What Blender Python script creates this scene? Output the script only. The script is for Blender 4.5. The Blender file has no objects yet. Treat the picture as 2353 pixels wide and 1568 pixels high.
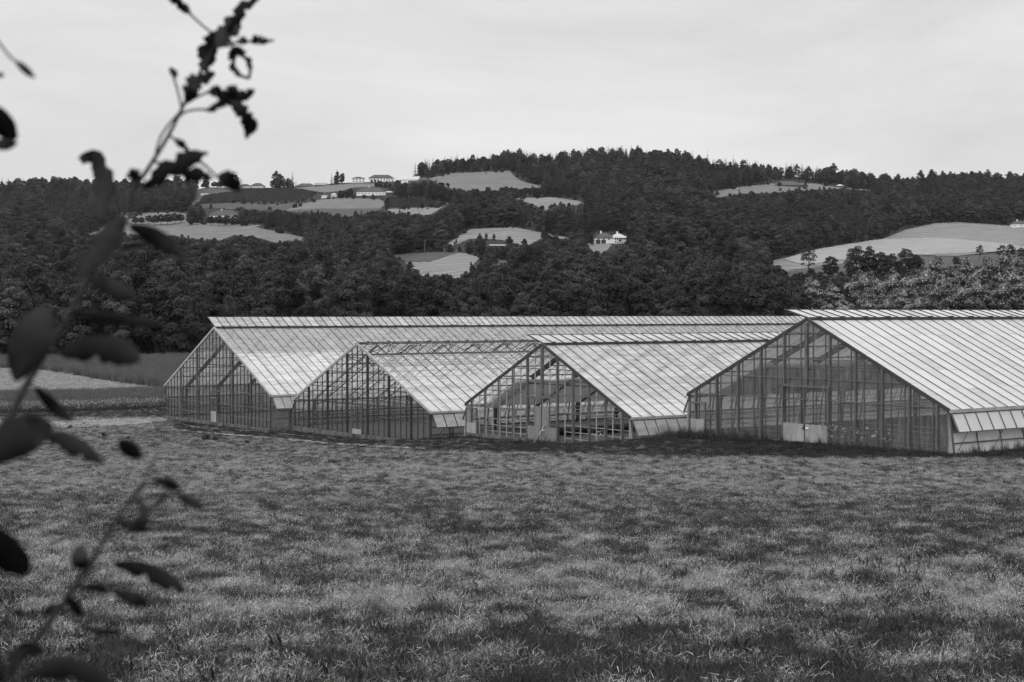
import bpy, bmesh, math, random
import numpy as np
from mathutils import Vector, Matrix
random.seed(7)
S = bpy.context.scene
COL = S.collection
D2R = math.radians

# ------------------------------------------------------------------ camera, sky, sun, exposure
F, CX, CY, YH, CZ = 3533.0, 1176.5, 784.0, 719.7, 9.4      # focal length, centre and horizon on a 2353 px wide picture; eye height
PITCH = math.atan((CY - YH) / F)
cam = bpy.data.cameras.new('camera'); cam_o = bpy.data.objects.new('camera', cam); COL.objects.link(cam_o)
cam.sensor_width = 36; cam.lens = F * 36 / 2353
cam.clip_start = 0.1; cam.clip_end = 9000
cam_o.location = (0, 0, CZ); cam_o.rotation_euler = (math.pi / 2 - PITCH, 0, 0)
cam.dof.use_dof = True; cam.dof.focus_distance = 95; cam.dof.aperture_fstop = 9.5
S.camera = cam_o
SUN_EL, SUN_AZ = 42, 212          # degrees: soft light from behind the camera, left
w = bpy.data.worlds.new('World'); S.world = w; w.use_nodes = True
nt = w.node_tree; N = nt.nodes; L = nt.links
for n in list(N): N.remove(n)
def nd(t, **k):
    n = N.new(t)
    for a, b in k.items(): setattr(n, a, b)
    return n
out = nd('ShaderNodeOutputWorld'); bg = nd('ShaderNodeBackground'); bg.inputs[1].default_value = 0.1
sky = nd('ShaderNodeTexSky', sky_type='NISHITA', sun_disc=False, sun_elevation=D2R(SUN_EL), sun_rotation=D2R(SUN_AZ))
bw = nd('ShaderNodeRGBToBW'); L.new(sky.outputs[0], bw.inputs[0])
tc = nd('ShaderNodeTexCoord'); sep = nd('ShaderNodeSeparateXYZ'); L.new(tc.outputs['Generated'], sep.inputs[0])
grad = nd('ShaderNodeMapRange'); L.new(sep.outputs['Z'], grad.inputs[0])
grad.inputs[1].default_value = 0.2; grad.inputs[2].default_value = 1.0; grad.inputs[3].default_value = 7.95; grad.inputs[4].default_value = 23.0
mp = nd('ShaderNodeMapping'); mp.inputs['Scale'].default_value = (2.6, 2.6, 10.0); L.new(tc.outputs['Generated'], mp.inputs[0])
nz = nd('ShaderNodeTexNoise'); nz.inputs['Scale'].default_value = 1.3; nz.inputs['Detail'].default_value = 5; nz.inputs['Roughness'].default_value = 0.6
nz.inputs['Distortion'].default_value = 0.4
L.new(mp.outputs[0], nz.inputs['Vector'])
cl = nd('ShaderNodeMapRange'); L.new(nz.outputs[0], cl.inputs[0])
cl.inputs[1].default_value = 0.3; cl.inputs[2].default_value = 0.7; cl.inputs[3].default_value = 0.85; cl.inputs[4].default_value = 1.06
mul = nd('ShaderNodeMath', operation='MULTIPLY'); L.new(grad.outputs[0], mul.inputs[0]); L.new(cl.outputs[0], mul.inputs[1])
mx = nd('ShaderNodeMix', data_type='FLOAT'); mx.inputs[0].default_value = 0.06
L.new(mul.outputs[0], mx.inputs[2]); L.new(bw.outputs[0], mx.inputs[3])
L.new(mx.outputs[0], bg.inputs[0]); L.new(bg.outputs[0], out.inputs[0])
sun = bpy.data.lights.new('sun', 'SUN'); sun.energy = 0.9; sun.angle = D2R(14); sun.color = (1, 1, 1)
sun_o = bpy.data.objects.new('sun', sun); COL.objects.link(sun_o)
az = D2R(SUN_AZ)
sd = Vector((math.sin(az) * math.cos(D2R(SUN_EL)), math.cos(az) * math.cos(D2R(SUN_EL)), math.sin(D2R(SUN_EL))))
sun_o.rotation_euler = sd.to_track_quat('Z', 'Y').to_euler()
S.view_settings.view_transform = 'Standard'; S.view_settings.look = 'None'; S.view_settings.exposure = 0; S.view_settings.gamma = 1
S.render.engine = 'CYCLES'
cy = S.cycles
cy.max_bounces = 7; cy.diffuse_bounces = 3; cy.glossy_bounces = 3; cy.transmission_bounces = 3; cy.transparent_max_bounces = 24
cy.use_denoising = True; cy.denoiser = 'OPENIMAGEDENOISE'; cy.denoising_input_passes = 'RGB_ALBEDO_NORMAL'; cy.denoising_prefilter = 'NONE'; cy.volume_bounces = 0; cy.caustics_reflective = False; cy.caustics_refractive = False

# ------------------------------------------------------------------ small helpers
def sstep(a, b, x):
    t = np.clip((np.asarray(x, float) - a) / (b - a), 0, 1); return t * t * (3 - 2 * t)
def _h(ix, iy, s):
    n = (ix.astype(np.int64) * 374761393 + iy.astype(np.int64) * 668265263 + s * 982451653) & 0x7fffffff
    n = ((n ^ (n >> 13)) * 1274126177) & 0x7fffffff
    return ((n ^ (n >> 16)) & 0xffff) / 65535.0
def vnoise(x, y, s=0):
    x = np.asarray(x, float); y = np.asarray(y, float)
    ix = np.floor(x); iy = np.floor(y); fx = x - ix; fy = y - iy
    fx = fx * fx * (3 - 2 * fx); fy = fy * fy * (3 - 2 * fy)
    a = _h(ix, iy, s); b = _h(ix + 1, iy, s); c = _h(ix, iy + 1, s); d = _h(ix + 1, iy + 1, s)
    return (a * (1 - fx) + b * fx) * (1 - fy) + (c * (1 - fx) + d * fx) * fy
def fbm(x, y, s=0, o=4):
    t = 0; a = 0.5; n = 0
    for k in range(o):
        t = t + a * vnoise(np.asarray(x) * 2 ** k, np.asarray(y) * 2 ** k, s + k); n += a; a *= 0.5
    return t / n

def mesh_obj(name, verts, faces, mat=None, parent=None, smooth=False, link=True):
    me = bpy.data.meshes.new(name)
    me.from_pydata([tuple(v) for v in verts], [], [tuple(f) for f in faces]); me.update()
    if mat: me.materials.append(mat)
    if smooth: me.polygons.foreach_set('use_smooth', [True] * len(me.polygons))
    o = bpy.data.objects.new(name, me)
    if link: COL.objects.link(o)
    if parent: o.parent = parent
    return o
def quads_mesh(name, V, mat, tone=None, nv=4):
    """V: (n,4,3) array of quads -> mesh, optional per-quad 'tone' attribute"""
    n = len(V); me = bpy.data.meshes.new(name)
    me.vertices.add(n * nv); me.vertices.foreach_set('co', np.asarray(V, np.float32).ravel())
    me.loops.add(n * nv); me.loops.foreach_set('vertex_index', np.arange(n * nv, dtype=np.int32))
    me.polygons.add(n); me.polygons.foreach_set('loop_start', np.arange(0, n * nv, nv, dtype=np.int32))
    me.polygons.foreach_set('loop_total', np.full(n, nv, np.int32))
    me.update(); me.validate()
    if mat: me.materials.append(mat)
    if tone is not None:
        a = me.attributes.new('tone', 'FLOAT', 'POINT'); a.data.foreach_set('value', np.repeat(np.asarray(tone, np.float32), nv))
    return me
def grid_mesh(name, X, Y, Z, mat, attr=None, keep=None):
    r, c = X.shape
    V = np.stack([X, Y, Z], -1).reshape(-1, 3)
    i = np.arange(r * c).reshape(r, c)
    q = np.stack([i[:-1, :-1], i[:-1, 1:], i[1:, 1:], i[1:, :-1]], -1)
    q = q.reshape(-1, 4) if keep is None else q[keep]
    used = np.unique(q); remap = np.full(r * c, -1); remap[used] = np.arange(len(used)); q = remap[q]; V = V[used]
    me = bpy.data.meshes.new(name)
    me.vertices.add(len(V)); me.vertices.foreach_set('co', V.astype(np.float32).ravel())
    me.loops.add(q.size); me.loops.foreach_set('vertex_index', q.astype(np.int32).ravel())
    me.polygons.add(len(q)); me.polygons.foreach_set('loop_start', np.arange(0, q.size, 4, dtype=np.int32))
    me.polygons.foreach_set('loop_total', np.full(len(q), 4, np.int32))
    me.polygons.foreach_set('use_smooth', np.ones(len(q), bool))
    me.update(); me.validate(); me.materials.append(mat)
    if attr is not None:
        a = me.attributes.new('tone', 'FLOAT', 'POINT'); a.data.foreach_set('value', attr.reshape(-1)[used].astype(np.float32))
    o = bpy.data.objects.new(name, me); COL.objects.link(o); return o
class MB:
    def __init__(s): s.v = []; s.f = []
    def quad(s, a, b, c, d):
        n = len(s.v); s.v += [tuple(a), tuple(b), tuple(c), tuple(d)]; s.f.append((n, n + 1, n + 2, n + 3))
    def tri(s, a, b, c):
        n = len(s.v); s.v += [tuple(a), tuple(b), tuple(c)]; s.f.append((n, n + 1, n + 2))
    def hexa(s, P):
        n = len(s.v); s.v += [tuple(p) for p in P]
        s.f += [tuple(n + k for k in f) for f in ((3, 2, 1, 0), (4, 5, 6, 7), (0, 1, 5, 4), (1, 2, 6, 5), (2, 3, 7, 6), (3, 0, 4, 7))]
    def box(s, x0, x1, y0, y1, z0, z1):
        s.hexa([(x0, y0, z0), (x1, y0, z0), (x1, y1, z0), (x0, y1, z0), (x0, y0, z1), (x1, y0, z1), (x1, y1, z1), (x0, y1, z1)])
    def bar(s, a, b, w=0.06, h=None, up=(0, 0, 1)):
        a = Vector(a); b = Vector(b); d = (b - a); h = h or w
        if d.length < 1e-6: return
        d.normalize(); u = Vector(up)
        if abs(d.dot(u)) > 0.98: u = Vector((1, 0, 0))
        x = d.cross(u).normalized() * (w / 2); y = x.cross(d).normalized() * (h / 2)
        s.hexa([a - x - y, a + x - y, a + x + y, a - x + y, b - x - y, b + x - y, b + x + y, b - x + y])
    def slab(s, P, t, n):
        n = Vector(n).normalized() * t; P = [Vector(p) for p in P]
        s.hexa([p for p in P] + [p + n for p in P])
    def tube(s, pts, rad, k=7, cap=True):
        pts = [Vector(p) for p in pts]; n0 = len(s.v); m = len(pts)
        for i, p in enumerate(pts):
            d = (pts[min(i + 1, m - 1)] - pts[max(i - 1, 0)]).normalized()
            u = Vector((0, 0, 1)) if abs(d.z) < 0.9 else Vector((1, 0, 0))
            x = d.cross(u).normalized(); y = x.cross(d)
            r = rad[i] if hasattr(rad, '__len__') else rad
            for j in range(k):
                a = 2 * math.pi * j / k; s.v.append(tuple(p + x * (r * math.cos(a)) + y * (r * math.sin(a))))
        for i in range(m - 1):
            for j in range(k):
                s.f.append((n0 + i * k + j, n0 + i * k + (j + 1) % k, n0 + (i + 1) * k + (j + 1) % k, n0 + (i + 1) * k + j))
        if cap:
            s.f.append(tuple(n0 + j for j in range(k))[::-1]); s.f.append(tuple(n0 + (m - 1) * k + j for j in range(k)))
    def build(s, name, mat=None, parent=None, smooth=False, link=True): return mesh_obj(name, s.v, s.f, mat, parent, smooth, link)
def tag(o, label=None, cat=None, group=None, kind=None):
    if label: o['label'] = label
    if cat: o['category'] = cat
    if group: o['group'] = group
    if kind: o['kind'] = kind
    return o
def empty(name, loc, rz=0, **k):
    o = bpy.data.objects.new(name, None); COL.objects.link(o); o.location = loc; o.rotation_euler = (0, 0, rz); o.empty_display_size = 0.2
    return tag(o, **k)

# ------------------------------------------------------------------ materials (the place is seen in black and white: all greys)
def g3(v): return (v, v, v, 1)
def new_mat(name):
    m = bpy.data.materials.new(name); m.use_nodes = True
    for n in list(m.node_tree.nodes): m.node_tree.nodes.remove(n)
    return m, m.node_tree.nodes, m.node_tree.links
def m_plain(name, v, rough=0.6, var=0.25, scale=3.0, spec=0.3, stretch=(1, 1, 1), metal=0.0, bump=0.0):
    """grey with soft blotchy variation"""
    m, n, l = new_mat(name)
    o = n.new('ShaderNodeOutputMaterial'); b = n.new('ShaderNodeBsdfPrincipled')
    b.inputs['Roughness'].default_value = rough; b.inputs['Specular IOR Level'].default_value = spec; b.inputs['Metallic'].default_value = metal
    t = n.new('ShaderNodeTexCoord'); mp = n.new('ShaderNodeMapping'); mp.inputs['Scale'].default_value = stretch
    z = n.new('ShaderNodeTexNoise'); z.inputs['Scale'].default_value = scale; z.inputs['Detail'].default_value = 6; z.inputs['Roughness'].default_value = 0.6
    r = n.new('ShaderNodeMapRange'); r.inputs[1].default_value = 0.25; r.inputs[2].default_value = 0.75
    r.inputs[3].default_value = v * (1 - var); r.inputs[4].default_value = v * (1 + var)
    l.new(t.outputs['Object'], mp.inputs[0]); l.new(mp.outputs[0], z.inputs['Vector']); l.new(z.outputs[0], r.inputs[0])
    l.new(r.outputs[0], b.inputs['Base Color']); l.new(b.outputs[0], o.inputs[0])
    if bump:
        bp = n.new('ShaderNodeBump'); bp.inputs['Strength'].default_value = bump; l.new(z.outputs[0], bp.inputs['Height']); l.new(bp.outputs[0], b.inputs['Normal'])
    return m
def m_glass(name, clear=0.8, veil=0.2, veil_v=0.7, gloss=1.0, rough=0.03, streak=0.3, thru=0.35, panes=False):
    """thin pane: clear share, a veil of dirt or whitewash that scatters light both ways, and a mirror share by angle"""
    m, n, l = new_mat(name)
    o = n.new('ShaderNodeOutputMaterial'); tr = n.new('ShaderNodeBsdfTransparent'); tr.inputs[0].default_value = g3(clear)
    df = n.new('ShaderNodeBsdfDiffuse'); df.inputs[0].default_value = g3(veil_v)
    tl = n.new('ShaderNodeBsdfTranslucent'); tl.inputs[0].default_value = g3(veil_v)
    m1 = n.new('ShaderNodeMixShader'); m1.inputs[0].default_value = thru; l.new(df.outputs[0], m1.inputs[1]); l.new(tl.outputs[0], m1.inputs[2])
    t = n.new('ShaderNodeTexCoord'); mp = n.new('ShaderNodeMapping'); mp.inputs['Scale'].default_value = (0.5, 2.2, 0.35)
    z = n.new('ShaderNodeTexNoise'); z.inputs['Scale'].default_value = 1.6; z.inputs['Detail'].default_value = 6
    r = n.new('ShaderNodeMapRange'); r.inputs[1].default_value = 0.3; r.inputs[2].default_value = 0.7
    r.inputs[3].default_value = veil * (1 - streak); r.inputs[4].default_value = min(1, veil * (1 + streak))
    l.new(t.outputs['Object'], mp.inputs[0]); l.new(mp.outputs[0], z.inputs['Vector']); l.new(z.outputs[0], r.inputs[0])
    if panes:
        at_ = n.new('ShaderNodeAttribute'); at_.attribute_name = 'tone'; pm = n.new('ShaderNodeMath'); pm.operation = 'MULTIPLY'; pm.use_clamp = True
        l.new(r.outputs[0], pm.inputs[0]); l.new(at_.outputs['Fac'], pm.inputs[1]); r = pm
    m2 = n.new('ShaderNodeMixShader'); l.new(r.outputs[0], m2.inputs[0]); l.new(tr.outputs[0], m2.inputs[1]); l.new(m1.outputs[0], m2.inputs[2])
    gl = n.new('ShaderNodeBsdfGlossy'); gl.inputs['Roughness'].default_value = rough; gl.inputs[0].default_value = g3(0.9)
    fr = n.new('ShaderNodeFresnel'); ge = n.new('ShaderNodeNewGeometry'); io = n.new('ShaderNodeMapRange')      # a thin pane mirrors alike from both sides
    io.inputs[3].default_value = 1.5; io.inputs[4].default_value = 1 / 1.5; l.new(ge.outputs['Backfacing'], io.inputs[0]); l.new(io.outputs[0], fr.inputs[0])
    mm = n.new('ShaderNodeMath'); mm.operation = 'MULTIPLY'; mm.inputs[1].default_value = gloss; l.new(fr.outputs[0], mm.inputs[0])
    m3 = n.new('ShaderNodeMixShader'); l.new(mm.outputs[0], m3.inputs[0]); l.new(m2.outputs[0], m3.inputs[1]); l.new(gl.outputs[0], m3.inputs[2])
    l.new(m3.outputs[0], o.inputs[0]); return m
def m_leaf(name, v, var=0.35, trans=0.25, rough=0.55, spec=0.25, rnd=0.5):
    """foliage: 'tone' attribute varies leaf colour from clump to clump, and each plant differs"""
    m, n, l = new_mat(name)
    o = n.new('ShaderNodeOutputMaterial'); b = n.new('ShaderNodeBsdfPrincipled'); b.inputs['Roughness'].default_value = rough
    b.inputs['Specular IOR Level'].default_value = spec
    a = n.new('ShaderNodeAttribute'); a.attribute_name = 'tone'
    oi = n.new('ShaderNodeObjectInfo'); r = n.new('ShaderNodeMapRange'); l.new(oi.outputs['Random'], r.inputs[0])
    r.inputs[3].default_value = v * (1 - rnd); r.inputs[4].default_value = v * (1 + rnd)
    k = n.new('ShaderNodeMath'); k.operation = 'MULTIPLY'; l.new(a.outputs['Fac'], k.inputs[0]); l.new(r.outputs[0], k.inputs[1])
    l.new(k.outputs[0], b.inputs['Base Color'])
    tl = n.new('ShaderNodeBsdfTranslucent'); l.new(k.outputs[0], tl.inputs[0])
    x = n.new('ShaderNodeMixShader'); x.inputs[0].default_value = trans; l.new(b.outputs[0], x.inputs[1]); l.new(tl.outputs[0], x.inputs[2])
    l.new(x.outputs[0], o.inputs[0]); return m
def m_ground(name, lo, hi, scale=1.0, fine=14.0, attr=True, stretch=(1, 1, 1)):
    """soil and turf: two noises; 'tone' attribute shifts between the dark and the light turf"""
    m, n, l = new_mat(name)
    o = n.new('ShaderNodeOutputMaterial'); b = n.new('ShaderNodeBsdfPrincipled'); b.inputs['Roughness'].default_value = 0.9; b.inputs['Specular IOR Level'].default_value = 0.1
    t = n.new('ShaderNodeTexCoord'); mp = n.new('ShaderNodeMapping'); mp.inputs['Scale'].default_value = stretch; l.new(t.outputs['Object'], mp.inputs[0])
    z1 = n.new('ShaderNodeTexNoise'); z1.inputs['Scale'].default_value = scale; z1.inputs['Detail'].default_value = 8; z1.inputs['Roughness'].default_value = 0.65
    z2 = n.new('ShaderNodeTexNoise'); z2.inputs['Scale'].default_value = fine; z2.inputs['Detail'].default_value = 4; z2.inputs['Roughness'].default_value = 0.7
    for z in (z1, z2): l.new(mp.outputs[0], z.inputs['Vector'])
    ad = n.new('ShaderNodeMath'); ad.operation = 'MULTIPLY_ADD'; ad.inputs[1].default_value = 0.9; l.new(z1.outputs[0], ad.inputs[0])
    s2 = n.new('ShaderNodeMath'); s2.operation = 'MULTIPLY'; s2.inputs[1].default_value = 0.9; l.new(z2.outputs[0], s2.inputs[0]); l.new(s2.outputs[0], ad.inputs[2])
    fac = ad.outputs[0]
    if attr:
        a = n.new('ShaderNodeAttribute'); a.attribute_name = 'tone'
        q = n.new('ShaderNodeMath'); q.operation = 'MULTIPLY_ADD'; q.inputs[1].default_value = 1.3; q.inputs[2].default_value = -0.65; l.new(a.outputs['Fac'], q.inputs[0])
        q2 = n.new('ShaderNodeMath'); q2.operation = 'ADD'; l.new(fac, q2.inputs[0]); l.new(q.outputs[0], q2.inputs[1]); fac = q2.outputs[0]
    r = n.new('ShaderNodeMapRange'); r.inputs[1].default_value = 0.45; r.inputs[2].default_value = 1.35; r.inputs[3].default_value = lo; r.inputs[4].default_value = hi
    l.new(fac, r.inputs[0]); l.new(r.outputs[0], b.inputs['Base Color'])
    bp = n.new('ShaderNodeBump'); bp.inputs['Strength'].default_value = 0.5; bp.inputs['Distance'].default_value = 0.1; l.new(z2.outputs[0], bp.inputs['Height']); l.new(bp.outputs[0], b.inputs['Normal'])
    l.new(b.outputs[0], o.inputs[0]); return m

M = {}
M['terrain'] = m_ground('terrain', 0.022, 0.075, 0.35, 6.0)
M['field'] = m_ground('mown_turf', 0.012, 0.15, 2.2, 22.0, stretch=(0.8, 1.3, 1))
M['track'] = m_ground('track_gravel', 0.1, 0.28, 1.5, 12.0, attr=False)
M['pale_turf'] = m_ground('pale_turf', 0.06, 0.22, 0.5, 6.0, attr=False)
M['soil'] = m_ground('greenhouse_soil', 0.035, 0.14, 0.6, 8.0, attr=False)
M['steel'] = m_plain('galvanised_steel', 0.11, 0.5, 0.35, 2.0, 0.4)
M['frame_dark'] = m_plain('dull_dark_frame', 0.05, 0.6, 0.35, 2.0, 0.4)
M['steel_light'] = m_plain('weathered_aluminium', 0.34, 0.45, 0.3, 2.0, 0.5)
M['bar_dark'] = m_plain('glazing_bar', 0.045, 0.6, 0.3, 3.0, 0.3)
M['rubber'] = m_plain('dark_seal', 0.03, 0.7, 0.3, 4.0)
M['concrete'] = m_plain('mossy_concrete', 0.12, 0.9, 0.7, 2.2, 0.1, (1, 1, 0.5))
M['panel'] = m_plain('weathered_pale_panel', 0.3, 0.6, 0.35, 1.5, 0.3, (1, 2, 0.5))
M['panel_grey'] = m_plain('dull_polycarbonate_panel', 0.2, 0.5, 0.25, 1.5, 0.4, (1, 4, 0.3))
M['white'] = m_plain('white_paint', 0.8, 0.5, 0.08, 3.0)
M['wall'] = m_plain('white_render', 0.78, 0.8, 0.1, 0.8, 0.2)
M['roof_tile'] = m_plain('dark_roof_tiles', 0.065, 0.75, 0.3, 1.2, 0.2)
M['roof_pale'] = m_plain('pale_sheet_roof', 0.42, 0.5, 0.2, 0.8)
M['pane_dark'] = m_plain('dark_window', 0.02, 0.15, 0.2, 1.0, 0.5)
M['timber'] = m_plain('weathered_timber', 0.1, 0.8, 0.3, 3.0, 0.2)
M['curtain'] = m_glass('grey_shade_cloth', 0.5, 0.95, 0.26, 0.0, 0.5, 0.1, 0.5)
M['film'] = m_plain('white_film_roll', 0.75, 0.5, 0.15, 2.0)
M['roof_glass'] = m_glass('whitewashed_glass', 0.9, 0.48, 0.93, 0.9, 0.05, 0.3, 0.45, True)
M['roof_clear'] = m_glass('thinly_whitewashed_glass', 0.9, 0.4, 0.93, 0.9, 0.05, 0.3, 0.45, True)
M['roof_poly'] = m_glass('opal_polycarbonate', 0.8, 0.9, 0.76, 0.5, 0.2, 0.06, 0.4, True)
M['gable_glass'] = m_glass('dusty_gable_glass', 0.88, 0.07, 0.45, 0.6, 0.03, 0.6)
M['liner'] = m_glass('white_film_liner', 0.9, 0.8, 0.93, 0.3, 0.3, 0.12, 0.5)
M['flap_glass'] = m_glass('dull_vent_panes', 0.8, 0.5, 0.7, 0.9, 0.05, 0.3, 0.4, True)
M['side_glass'] = m_glass('dusty_side_glass', 0.7, 0.2, 0.6, 0.9, 0.04, 0.5)
M['gable_poly'] = m_glass('twin_wall_polycarbonate', 0.5, 0.2, 0.5, 0.7, 0.25, 0.6)
M['leaf_dark'] = m_leaf('dark_leaves', 0.030, rnd=0.5)
M['leaf_mid'] = m_leaf('mid_leaves', 0.053, rnd=0.55)
M['needle'] = m_leaf('needles', 0.027, rnd=0.3, trans=0.1)
M['leaf_pale'] = m_leaf('poplar_leaves', 0.036, rnd=0.25)
M['bark'] = m_plain('bark', 0.06, 0.9, 0.4, 4.0, 0.1)
M['bark_pale'] = m_plain('pale_bark', 0.2, 0.9, 0.4, 4.0, 0.1)
M['straw'] = m_leaf('dry_straw', 0.34, rnd=0.75, trans=0.3, rough=0.7, spec=0.1)
M['blade'] = m_leaf('green_blades', 0.036, rnd=0.6, trans=0.3, rough=0.6, spec=0.2)
M['weed'] = m_leaf('dark_weed_leaves', 0.032, rnd=0.3, trans=0.2, rough=0.5, spec=0.3)
M['crop'] = m_leaf('crop_stems', 0.12, rnd=0.3, trans=0.3, rough=0.7, spec=0.1)
M['flower'] = m_leaf('pale_flowers', 0.3, rnd=0.2, trans=0.3, rough=0.7, spec=0.1)
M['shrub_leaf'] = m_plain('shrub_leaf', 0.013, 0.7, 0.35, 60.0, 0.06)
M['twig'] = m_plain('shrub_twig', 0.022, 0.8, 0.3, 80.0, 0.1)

# ------------------------------------------------------------------ the lie of the land
TH = D2R(36.72); LX, LY = math.cos(TH), math.sin(TH)                # direction the greenhouses run
G_N = np.array([(20, 1.9), (55, 1.75), (70, 1.55), (73.5, 1.35), (76.5, 0.6), (80, 0.4), (93, 0.3), (96.5, -0.65), (117, -0.8), (121, -1.05), (145, -1.1), (400, -1.1)])
def base_z(x, y):
    q = -LY * x + LX * y
    return np.interp(q, G_N[:, 0], G_N[:, 1])
SKY = np.array([(-700, 455), (-200, 447), (0, 445), (100, 440), (200, 438), (300, 446), (400, 443), (450, 436), (480, 431), (560, 432), (620, 432), (700, 429), (780, 421), (815, 420), (850, 419),
    (905, 418), (930, 412), (980, 393), (1050, 384), (1120, 378), (1180, 372), (1240, 376), (1310, 370), (1400, 362), (1460, 362), (1520, 374), (1600, 384), (1660, 396), (1720, 396), (1800, 404),
    (1880, 412), (1950, 420), (2020, 430), (2080, 434), (2150, 428), (2220, 424), (2300, 430), (2353, 427), (2600, 430), (3000, 440)], float)
FR = np.array([(370, 0), (450, 0.115), (560, 0.25), (700, 0.385), (900, 0.53), (1150, 0.665), (1450, 0.81), (1700, 0.92), (1900, 1.0)])
def ground_z(x, y):
    x = np.asarray(x, float); y = np.asarray(y, float)
    yy = np.maximum(y, 1.0)
    slope = 7.65 - 0.083 * y + 0.05 * np.sin(x / 3.1 + 1.3 * np.sin(y / 7.0)) * np.sin(y / 3.7 + .5 * np.sin(x / 5.0))
    wv = sstep(40, 84, y)
    bz = base_z(x, y); bz = bz + (-1.0 - bz) * sstep(200, 320, y)
    near = slope * (1 - wv) + bz * wv
    px = np.clip(CX + F * x / yy, -600, 2950)
    yc = np.interp(px, SKY[:, 0], SKY[:, 1])
    fr = np.interp(y, FR[:, 0], FR[:, 1])
    yb = YH + 10.4 * F / 370
    yg = yb + (yc - yb) * fr
    und = 4.5 * np.sin(x / 61 + 1.7 * np.sin(y / 130)) * np.sin(y / 83 + np.sin(x / 97)) * np.sin(np.pi * np.clip(fr, 0, 1))
    hz = CZ - (yg - YH) / F * np.minimum(y, 1900) + und
    hz = hz - np.maximum(y - 1900, 0) * 0.12
    h = sstep(355, 400, y)
    return near * (1 - h) + hz * h
_DM = np.concatenate([np.arange(4, 120, 0.5), np.arange(120, 400, 1.5), np.arange(400, 1960, 4.0)])
def cast(px, py):
    """where the line of sight through a picture point first meets the ground"""
    px = np.atleast_1d(np.asarray(px, float)); py = np.atleast_1d(np.asarray(py, float))
    R = np.full((len(px), 3), np.nan)
    for s in range(0, len(px), 3000):
        a = px[s:s + 3000, None]; b = py[s:s + 3000, None]
        X = (a - CX) / F * _DM[None]; Zr = CZ - (b - YH) / F * _DM[None]
        dz = Zr - ground_z(X, np.broadcast_to(_DM[None], X.shape))
        hit = dz <= 0; k = np.argmax(hit, 1); k[~hit.any(1)] = len(_DM) - 1; k = np.maximum(k, 1)
        i = np.arange(len(k)); d0 = dz[i, k - 1]; d1 = dz[i, k]
        t = np.clip(d0 / np.where(np.abs(d0 - d1) < 1e-9, 1e-9, d0 - d1), 0, 1)
        d = _DM[k - 1] + t * (_DM[k] - _DM[k - 1])
        x = (a[:, 0] - CX) / F * d
        R[s:s + 3000] = np.stack([x, d, ground_z(x, d)], -1)
    return R
def pt(px, py): return cast([px], [py])[0]
def proj(x, y, z): return CX + F * x / y, YH + (CZ - z) / y * F
def at(px, py, d):
    """a point on the line of sight at a given distance in front of the camera"""
    v = Vector(((px - CX) / F * d, (CY - py) / F * d, -d))
    return Matrix.Rotation(math.pi / 2 - PITCH, 3, 'X') @ v + Vector((0, 0, CZ))
def in_poly(px, py, P):
    px = np.asarray(px, float); py = np.asarray(py, float); r = np.zeros(px.shape, bool); n = len(P)
    for i in range(n):
        (x0, y0), (x1, y1) = P[i], P[(i + 1) % n]
        if y0 == y1: continue
        c = ((y0 > py) != (y1 > py)) & (px < (x1 - x0) * (py - y0) / (y1 - y0) + x0); r ^= c
    return r

# terrain: one sheet to beyond the crest
rows = np.concatenate([[-60, -30, -15, -6, -2], np.arange(0, 110, 1.0), np.arange(110, 400, 3.0), np.arange(400, 1960, 14.0), [2000, 2100, 2300, 2700, 3400, 4500]])
us = np.concatenate([np.linspace(-0.95, -0.42, 14), np.linspace(-0.4, 0.4, 221), np.linspace(0.42, 0.95, 14)])
DD = np.broadcast_to(rows[:, None], (len(rows), len(us))); XX = us[None] * np.sqrt(np.maximum(DD, 0) ** 2 + 30 ** 2)
ZZ = ground_z(XX, DD)
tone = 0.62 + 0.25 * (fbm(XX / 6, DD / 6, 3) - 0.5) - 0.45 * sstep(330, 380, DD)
ter = grid_mesh('terrain', XX, DD.copy(), ZZ, M['terrain'], tone); tag(ter, 'grassy ground running from the mown slope down to the greenhouses and up the wooded hill', 'ground', kind='structure')

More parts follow.
